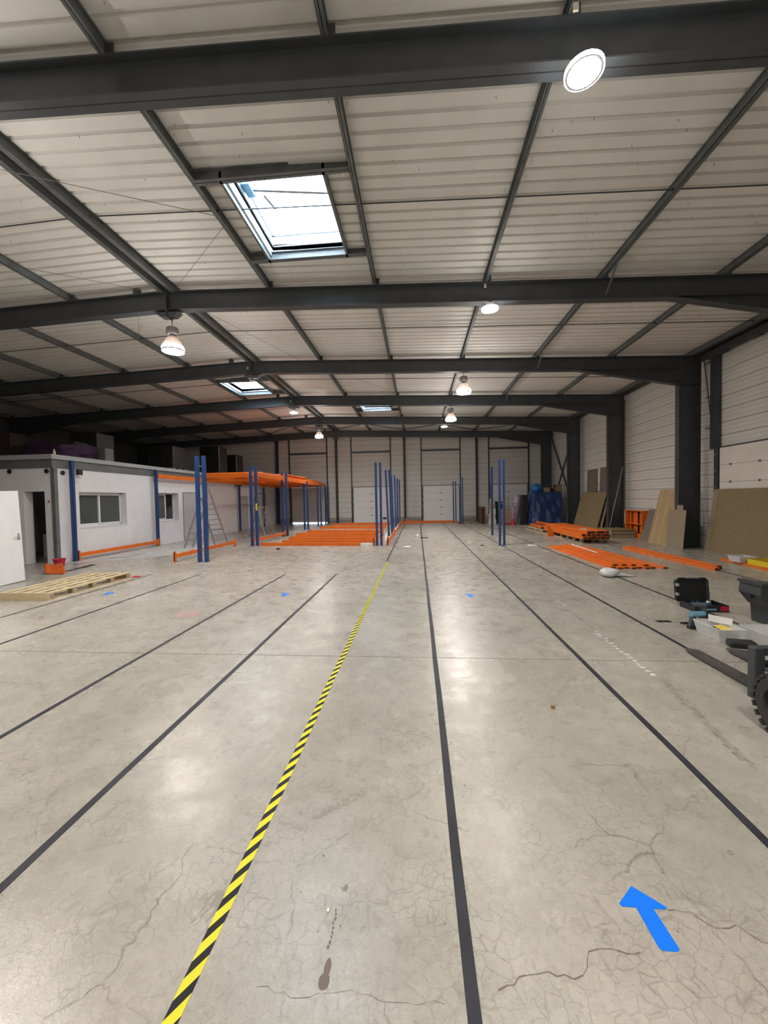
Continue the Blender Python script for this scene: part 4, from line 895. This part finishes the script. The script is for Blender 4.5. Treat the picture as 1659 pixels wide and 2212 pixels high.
b = MB().add(vs, [(i*(nv+1)+j, ((i+1) % nu)*(nv+1)+j, ((i+1) % nu)*(nv+1)+j+1, i*(nv+1)+j+1) for i in range(nu) for j in range(nv)]+[tuple(i*(nv+1)+nv for i in range(nu)), tuple((nu-1-i)*(nv+1) for i in range(nu))]); b.build('body', 'bag', t, (-.07, 0, 0), smooth=True)
b = MB(); pts = [(.05, .09, .10), (.18, .08, .08), (.30, .07, .05), (.42, .04, .02), (.5, .02, .01)]
vs = [(x, y*math.cos(a), z*(1+math.sin(a))*.55) for (x, y, z) in pts for a in [2*math.pi*q/8 for q in range(8)]]; b.add(vs, [(r*8+i, r*8+(i+1) % 8, (r+1)*8+(i+1) % 8, (r+1)*8+i) for r in range(4) for i in range(8)]+[tuple(32+i for i in range(8))]); b.build('knotted_end', 'bag', t, smooth=True)
t = thing('crate', 'shallow yellow plastic crate at the right edge before the large board', 'crate', (8.22, 9.95, .055)); m = MB(); m.box(-.25, .3, -.3, .3, 0, .01); m.box(-.25, -.24, -.3, .3, .01, .13); m.box(-.25, .3, -.3, -.29, .01, .13); m.box(.29, .3, -.3, .3, .01, .13); m.box(-.25, .3, .29, .3, .01, .13); m.build('body', 'yellow', t); MB().box(-.28, .33, -.33, -.3, .10, .13).build('rim', 'yellow', t)
for i in range(5): MB().tube((-.1+i*.07, -.1, .03), (-.05+i*.07, .15, .06), .03, 7).build('content', 'black' if i % 2 else 'darkwood', t)
t = thing('plastic_bin', 'pinkish clear bin behind the yellow crate', 'bin', (8.12, 10.6, .052)); bin_(t, -.2, .2, -.2, .2, .15); MB().box(-.12, .12, -.12, .12, .005, .08).build('clutter', 'card_l', t)

# forklift truck front
t = thing('fork_truck', 'dark fork truck cut off by the right edge, its two forks on the floor', 'forklift')
def fork(x, y0, y1, z=.02):
    w = .055; b = MB(); n = len([0]); th = .045
    b.add([(x-w, y0, z), (x+w, y0, z), (x+w, y0, z+th), (x-w, y0, z+th), (x-w, y1-.10, z), (x+w, y1-.10, z), (x+w, y1-.10, z+th*.7), (x-w, y1-.10, z+th*.7), (x-w*.45, y1, z), (x+w*.45, y1, z), (x+w*.45, y1, z+.012), (x-w*.45, y1, z+.012)],
          [(0, 1, 2, 3), (0, 4, 5, 1), (3, 2, 6, 7), (0, 3, 7, 4), (1, 5, 6, 2), (4, 8, 9, 5), (7, 6, 10, 11), (4, 7, 11, 8), (5, 9, 10, 6), (8, 11, 10, 9)])
    return b
fork(3.05, 3.66, 4.72).build('fork', 'fork', t); fork(3.50, 3.66, 4.74).build('fork', 'fork', t)
MB().bev(2.885, 2.975, 3.62, 3.70, .0, .45, .008).build('mast_post', 'steel', t); MB().bev(3.60, 3.69, 3.62, 3.70, .0, .45, .008).build('mast_post', 'steel', t)
MB().box(2.975, 3.60, 3.62, 3.70, .385, .45).build('cross_bar', 'steel', t); MB().tube((2.975, 3.66, .30), (3.6, 3.66, .30), .03, 10).build('roller_bar', 'black', t); MB().box(2.975, 3.60, 3.63, 3.68, .03, .10).build('lower_bar', 'steel_l', t)
MB().box(3.0, 3.6, 2.9, 3.62, .12, .22).build('chassis', 'steel', t); MB().box(2.82, 3.65, 2.2, 2.95, .2, .9).build('truck_body', 'casegrey', t)
def wheel(x, y, r, w, parent):
    b = MB(); n = 48; prof_ = [(.62, -.5), (.9, -.5), (1.0, -.38), (1.0, .38), (.9, .5), (.62, .5)]
    vs = [(w*q, r*p*math.cos(2*math.pi*i/n), r*p*math.sin(2*math.pi*i/n)) for p, q in prof_ for i in range(n)]; k = len(prof_)
    b.add(vs, [(j*n+i, j*n+(i+1) % n, (j+1) % k*n+(i+1) % n, (j+1) % k*n+i) for j in range(k) for i in range(n)])
    o = b.build('tyre', 'rubber', parent, (x, y, r*1.02)); lug = MB().box(-.5*w, -.02, -.02, .02, -.0, .022).box(0.02, .5*w, -.02, .02, 0, .022); lm = lug.mesh('tread_lug', 'rubber')
    for i in range(22):
        a = 2*math.pi*i/22; inst('tread_lug', lm, o, (0, r*.985*math.cos(a), r*.985*math.sin(a)), rot=(a-math.pi/2, 0, 0))
    MB().tube((x-.3*w, y, r*1.02), (x+.3*w, y, r*1.02), r*.64, 28, ).build('wheel_hub', 'casegrey', parent); MB().tube((x-.36*w, y, r*1.02), (x-.28*w, y, r*1.02), r*.2, 12).build('hub_cap', 'steel_l', parent)
wheel(2.65, 3.02, .225, .15, t); wheel(3.72, 3.02, .235, .16, t)

# ================================================================== RIGHT WALL: LEANING BOARDS
def board(xb, xt, y0, y1, h, th, m, label, name='board', z0=0, cat='board', group='boards leaning on the right wall', yt=0):
    z1 = math.sqrt(max(.01, h*h-(xt-xb)**2)); b = MB().plate((xb, y0, z0), (xb, y1, z0), (xt, y1+yt, z0+z1), (xt, y0+yt, z0+z1), th); return tag(b.build(name, m), label, cat, group)
board(9.0, 9.3, 9.0, 13.05, 1.92, .02, 'osb', 'large brown board leaning against the cream door at the right edge')
board(9.03, 9.33, 9.2, 13.25, 1.94, .02, 'osb_l', 'lighter board just behind the large brown board at the right edge')
o = board(8.47, 8.57, 13.38, 14.25, 1.27, .018, 'osb_l', 'narrow pale chipboard offcut leaning on the tall column')
board(8.53, 8.585, 13.55, 13.85, 1.42, .018, 'osb_l', 'small pale offcut showing above the narrow chipboard offcut')
t = thing('tan_panel', 'tall tan panel with three pale vertical strips beside the column', 'board', (0, 0, 0), group='boards leaning on the right wall')
MB().plate((8.58, 14.3, 0), (8.58, 15.5, 0), (9.05, 15.55, 1.95), (9.05, 14.35, 1.95), .03).build('panel', 'tan', t)
for k in (.12, .55, .98):
    MB().plate((8.572, 14.3+k, 0), (8.572, 14.34+k, 0), (9.042, 14.39+k, 1.95), (9.042, 14.35+k, 1.95), .034).build('pale_strip', 'pine', t)
board(8.70, 9.17, 14.28, 15.2, 2.0, .02, 'osb_l', 'board edge showing just behind the tall tan panel')
board(8.86, 9.3, 14.2, 15.1, 2.0, .02, 'osb', 'second board edge behind the tall tan panel')
board(8.75, 9.1, 15.55, 16.35, 1.25, .02, 'osb_g', 'grey board leaning left of the tall tan panel')
t = thing('orange_rack', 'low orange rack frame with vertical orange boards, against the right wall', 'rack', (9.0, 16.65, 0))
MB().box(0, .36, 0, .05, 0, 1.13).build('side_plate', 'orange', t); MB().box(0, .36, 1.25, 1.30, 0, 1.13).build('side_plate', 'orange', t)
MB().box(0, .05, .05, 1.25, 0, .2).build('front_rail', 'orange', t); MB().box(0, .36, .05, 1.25, .55, .58).build('shelf', 'orange', t); MB().box(0, .36, .05, 1.25, 1.10, 1.13).build('top_rail', 'orange', t)
MB().box(.36, .38, 0, 1.3, 0, 1.13).build('back_plate', 'darkwood', t)
for i in range(7):
    MB().box(.12+.03*(i % 3), .15+.03*(i % 3), .1+i*.16, .1+i*.16+.1, .2, 1.08).build('upright_board', 'orange', t)
board(9.1, 9.38, 17.95, 18.45, 1.15, .02, 'darkwood', 'dark brown board left of the low orange rack')
t = thing('board_stack', 'low stack of yellowish boards on a pallet before the fourth column', 'board stack', (8.02, 17.05, 0))
for i in range(3): MB().box(0, .93, 0+i*.6, .1+i*.6, 0, .10).build('bearer', 'pine_d', t)
for i in range(5): MB().box(0+random.uniform(-.03, .03), .95, 0, 1.35+random.uniform(-.05, .05), .10+i*.05, .14+i*.05).build('flat_board', ['osb_l', 'osb', 'card_l', 'osb', 'osb'][i], t)
MB().box(-.02, .0, -.02, .02, .0, .35).build('corner_batten', 'osb_l', t)
board(8.68, 9.20, 20.05, 22.95, 2.02, .02, 'osb', 'large square brown board leaning on the wall behind the beam bundle')
board(8.84, 9.28, 19.9, 22.6, 1.95, .02, 'osb_l', 'board edge just behind the large square brown board')
board(8.98, 9.36, 19.8, 22.3, 1.8, .02, 'darkwood', 'dark board edge behind the large square brown board')
board(9.37, 9.495, 21.75, 22.95, 3.2, .02, 'osb_g', 'left one of the two tall brown sheets behind the square board')
board(9.37, 9.495, 20.3, 21.4, 3.22, .02, 'osb_g', 'right one of the two tall brown sheets behind the square board')
tag(MB().tube((8.55, 18.38, .37), (9.2, 18.55, 3.05), .018, 8).build('grey_pipe', 'alu_d'), 'thin grey pipe leaning against the fourth column', 'pipe')

# ================================================================== FAR RIGHT CORNER
def cloth_block(x0, x1, y0, y1, h, name, m, label, cat, seg=16, amp=.06, slope=.1):
    b = MB(); n = seg; vs = []; per = []
    for i in range(n): per.append((x0+(x1-x0)*i/n, y0, 0))
    for i in range(n): per.append((x1, y0+(y1-y0)*i/n, 1))
    for i in range(n): per.append((x1-(x1-x0)*i/n, y1, 2))
    for i in range(n): per.append((x0, y1-(y1-y0)*i/n, 3))
    K = 12; cx, cy = (x0+x1)/2, (y0+y1)/2
    for j in range(K+1):
        z = h*(1-j/K)
        for i, (px, py, s) in enumerate(per):
            d = amp*(math.sin(i*.62+j*.62+1.3*math.sin(j*.5-i*.2))+.6*math.sin(i*1.3-j*.9))*(.35+.8*j/K)+.12*amp*random.uniform(-1, 1); k = 1+.10*(j/K)*slope*3
            nx_, ny_ = ((0, -1), (1, 0), (0, 1), (-1, 0))[s]; zz = z+(.05*math.sin(i*.45) if j == 0 else 0)
            vs.append((px+nx_*(d+slope*j/K), py+ny_*(d+slope*j/K), max(zz, .002)))
    P = len(per); fs = [(j*P+i, (j+1)*P+i, (j+1)*P+(i+1) % P, j*P+(i+1) % P) for j in range(K) for i in range(P)]
    vs.append((cx, cy, h+.04)); fs += [(i, (i+1) % P, len(vs)-1) for i in range(P)]
    b.add(vs, fs); return tag(b.build(name, m, smooth=True), label, cat)
cloth_block(7.2, 8.95, 25.4, 26.6, 2.02, 'tarpaulin', 'tarp', 'goods covered by a wrinkled blue tarpaulin in the far right corner', 'tarpaulin', 20, .055, .13)
o = MB().lathe([(.02, 0), (.25, .02), (.36, .15), (.37, .3), (.28, .48), (.12, .56), (.02, .57)], n=14).build('blue_bundle', 'brblue', None, (7.6, 26.0, 2.04), smooth=True); tag(o, 'bright blue bundle on top of the tarpaulin', 'bundle')
tag(MB().bev(-.2, .22, -.15, .15, 0, .28, .02).build('cardboard_box', 'card', None, (8.2, 26, 2.06)), 'open cardboard box on the tarpaulin beside the blue bundle', 'box')
tag(MB().bev(-.18, .18, -.15, .15, 0, .2, .02).build('black_case', 'black', None, (8.62, 26.1, 2.07)), 'black case on the tarpaulin', 'case')
t = thing('wooden_crate', 'slatted wooden crate on the right end of the tarpaulin', 'crate', (8.72, 25.5, 2.06))
for i in range(5): MB().box(-.1+i*.12, -.03+i*.12, 0, .02, 0, .42).build('slat', 'pine_d', t)
MB().box(-.12, .5, .0, .4, .42, .45).build('top_board', 'darkwood', t); MB().box(-.1, .46, .38, .40, 0, .42).build('rear_board', 'darkwood', t); MB().box(-.1, .46, .02, .38, 0, .02).build('bottom_board', 'darkwood', t)
tag(MB().bev(-.28, .1, -.2, .2, 0, 1.9, .05).build('black_roll_bag', 'black', None, (6.82, 25.9, 0)), 'tall black bag at the left end of the blue tarpaulin', 'bag').rotation_euler = (0, .03, 0)
o = tag(MB().lathe([(.18, 0), (.24, .05), (.26, .9), (.25, 1.85), (.2, 1.92)], n=16).build('wrapped_roll', 'lilac', None, (6.35, 26.6, .02), smooth=True), 'leaning roll in lilac and white wrap', 'roll'); o.rotation_euler = (0, .12, 0)
tag(MB().bev(-.3, .3, -.25, .25, 0, 1.0, .02).build('cardboard_box', 'card', None, (5.85, 26.9, 0)), 'large cardboard box left of the leaning roll', 'box')
tag(MB().bev(-.2, .2, -.02, .04, 0, 1.9, .02).build('pale_board', 'card_l', None, (5.95, 27.4, 0)), 'pale board standing behind the large cardboard box', 'board')
tag(MB().bev(-.45, .4, -.25, .25, 0, 1.5, .03).build('black_cabinet', 'black', None, (5.35, 27.6, 0)), 'dark cabinet behind the blue posts in the far right corner', 'cabinet')
t = thing('brown_pallets', 'brown wooden pallets stood on edge by the end wall', 'pallet', (4.5, 27.6, 0), group='brown pallets')
for i in range(2):
    for j in range(5): MB().box(-.25+i*.22, -.13+i*.22, -.4+j*.18, -.28+j*.18, 0, 1.15).build('board', 'darkwood', t)
    for z in (.05, .55, 1.05): MB().box(-.13+i*.22, -.09+i*.22, -.4, .45, z, z+.09).build('stringer', 'darkwood', t)
for i, (z, w, m_) in enumerate([(0, .45, 'cream'), (.341, .4, 'card_l'), (.682, .34, 'cream'), (1.023, .36, 'card'), (1.364, .28, 'card_l')]):
    tag(MB().bev(-w/2, w/2, -.2, .2, 0, .34, .015).build('carton', m_, None, (4.95+random.uniform(-.04, .04), 26.8, z+.0)), 'carton in the pile beside the brown pallets, %s from the floor' % ORD[i], 'carton', 'cartons piled in the far right corner')
t = thing('pallet_truck', 'hand pallet truck handle standing by the lilac roll', 'pallet truck', (6.15, 26.1, 0)); MB().tube((0, 0, .1), (.12, -.1, 1.15), .02, 8).build('handle_rod', 'black', t); MB().path([(.12+.14*math.cos(a*.63), -.1, 1.25+.1*math.sin(a*.63)) for a in range(11)], .016).build('handle_loop', 'black', t); MB().box(-.9, .1, -.2, .2, .04, .10).build('forks', 'red', t)
for i in (-1, 1): MB().tube((.0, i*.1-.04, .08), (.0, i*.1+.04, .08), .08, 12).build('wheel', 'black', t)
t = thing('traffic_cone', 'red cone on the floor by the pallet truck', 'cone', (6.05, 25.7, 0)); MB().lathe([(.14, .02), (.02, .42)], n=16).build('cone', 'red', t); MB().box(-.17, .17, -.17, .17, 0, .02).build('base', 'red', t)
tag(MB().path([(3.35, 15.0, .008), (3.5, 15.6, .008), (3.3, 17, .008), (3.15, 18, .008)], .008).build('loose_cable', 'steel_l'), 'thin dark cable on the floor behind the right blue posts', 'cable')
tag(MB().path([(3.3, 27.2, .01), (4.2, 28.3, .01), (4.9, 29.2, .01)], .012).build('loose_cable', 'black'), 'dark cable on the floor before the far right door', 'cable')

# ================================================================== MEZZANINE GOODS, shade put into their dark colours
Z = 3.362
for n, (x, y, w, d, h, m_, l) in enumerate([(-14.75, 13.1, .9, .6, 1.05, 'mezzcard', 'tall shade-darkened brown carton on the mezzanine at the left edge'), (-13.75, 13.0, .8, .6, .55, 'mezzcard', 'low brown carton on the mezzanine left of the purple cloth'), (-13.0, 13.95, .7, .6, .8, 'mezzcard', 'brown carton on the mezzanine behind the purple cloth'),
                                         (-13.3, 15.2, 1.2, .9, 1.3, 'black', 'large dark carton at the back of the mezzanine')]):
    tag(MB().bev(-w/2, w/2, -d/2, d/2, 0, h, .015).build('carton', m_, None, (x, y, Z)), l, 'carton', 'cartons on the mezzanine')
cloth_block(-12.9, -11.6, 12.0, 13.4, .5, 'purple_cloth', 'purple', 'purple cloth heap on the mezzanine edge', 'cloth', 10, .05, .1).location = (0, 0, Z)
t = thing('white_box', 'white appliance box on the mezzanine right of the purple cloth', 'box', (-11.65, 13.75, Z)); MB().bev(-.3, .3, -.2, .2, 0, .50, .02).build('body', 'steel_l', t); MB().box(.30, .302, -.1, .1, .25, .40).build('side_vent', 'steel_l', t)
t = thing('small_bottle', 'small pale bottle on the mezzanine corner', 'bottle', (-11.2, 11.35, Z)); MB().lathe([(.035, 0), (.035, .1), (.015, .15)], n=12).build('body', 'cream', t); MB().lathe([(.015, .15), (.015, .18)], n=10).build('cap', 'white', t)
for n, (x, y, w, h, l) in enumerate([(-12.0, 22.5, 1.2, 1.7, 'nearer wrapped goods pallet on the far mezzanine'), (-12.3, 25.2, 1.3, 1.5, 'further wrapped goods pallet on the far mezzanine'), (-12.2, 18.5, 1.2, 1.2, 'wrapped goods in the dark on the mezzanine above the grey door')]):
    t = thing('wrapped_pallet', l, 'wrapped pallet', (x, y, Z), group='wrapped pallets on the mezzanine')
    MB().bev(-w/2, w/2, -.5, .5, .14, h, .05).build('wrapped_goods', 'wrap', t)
    for i in range(3): MB().box(-w/2, w/2, -.5+i*.45, -.4+i*.45, 0, .14).build('pallet_runner', 'pine_d', t)
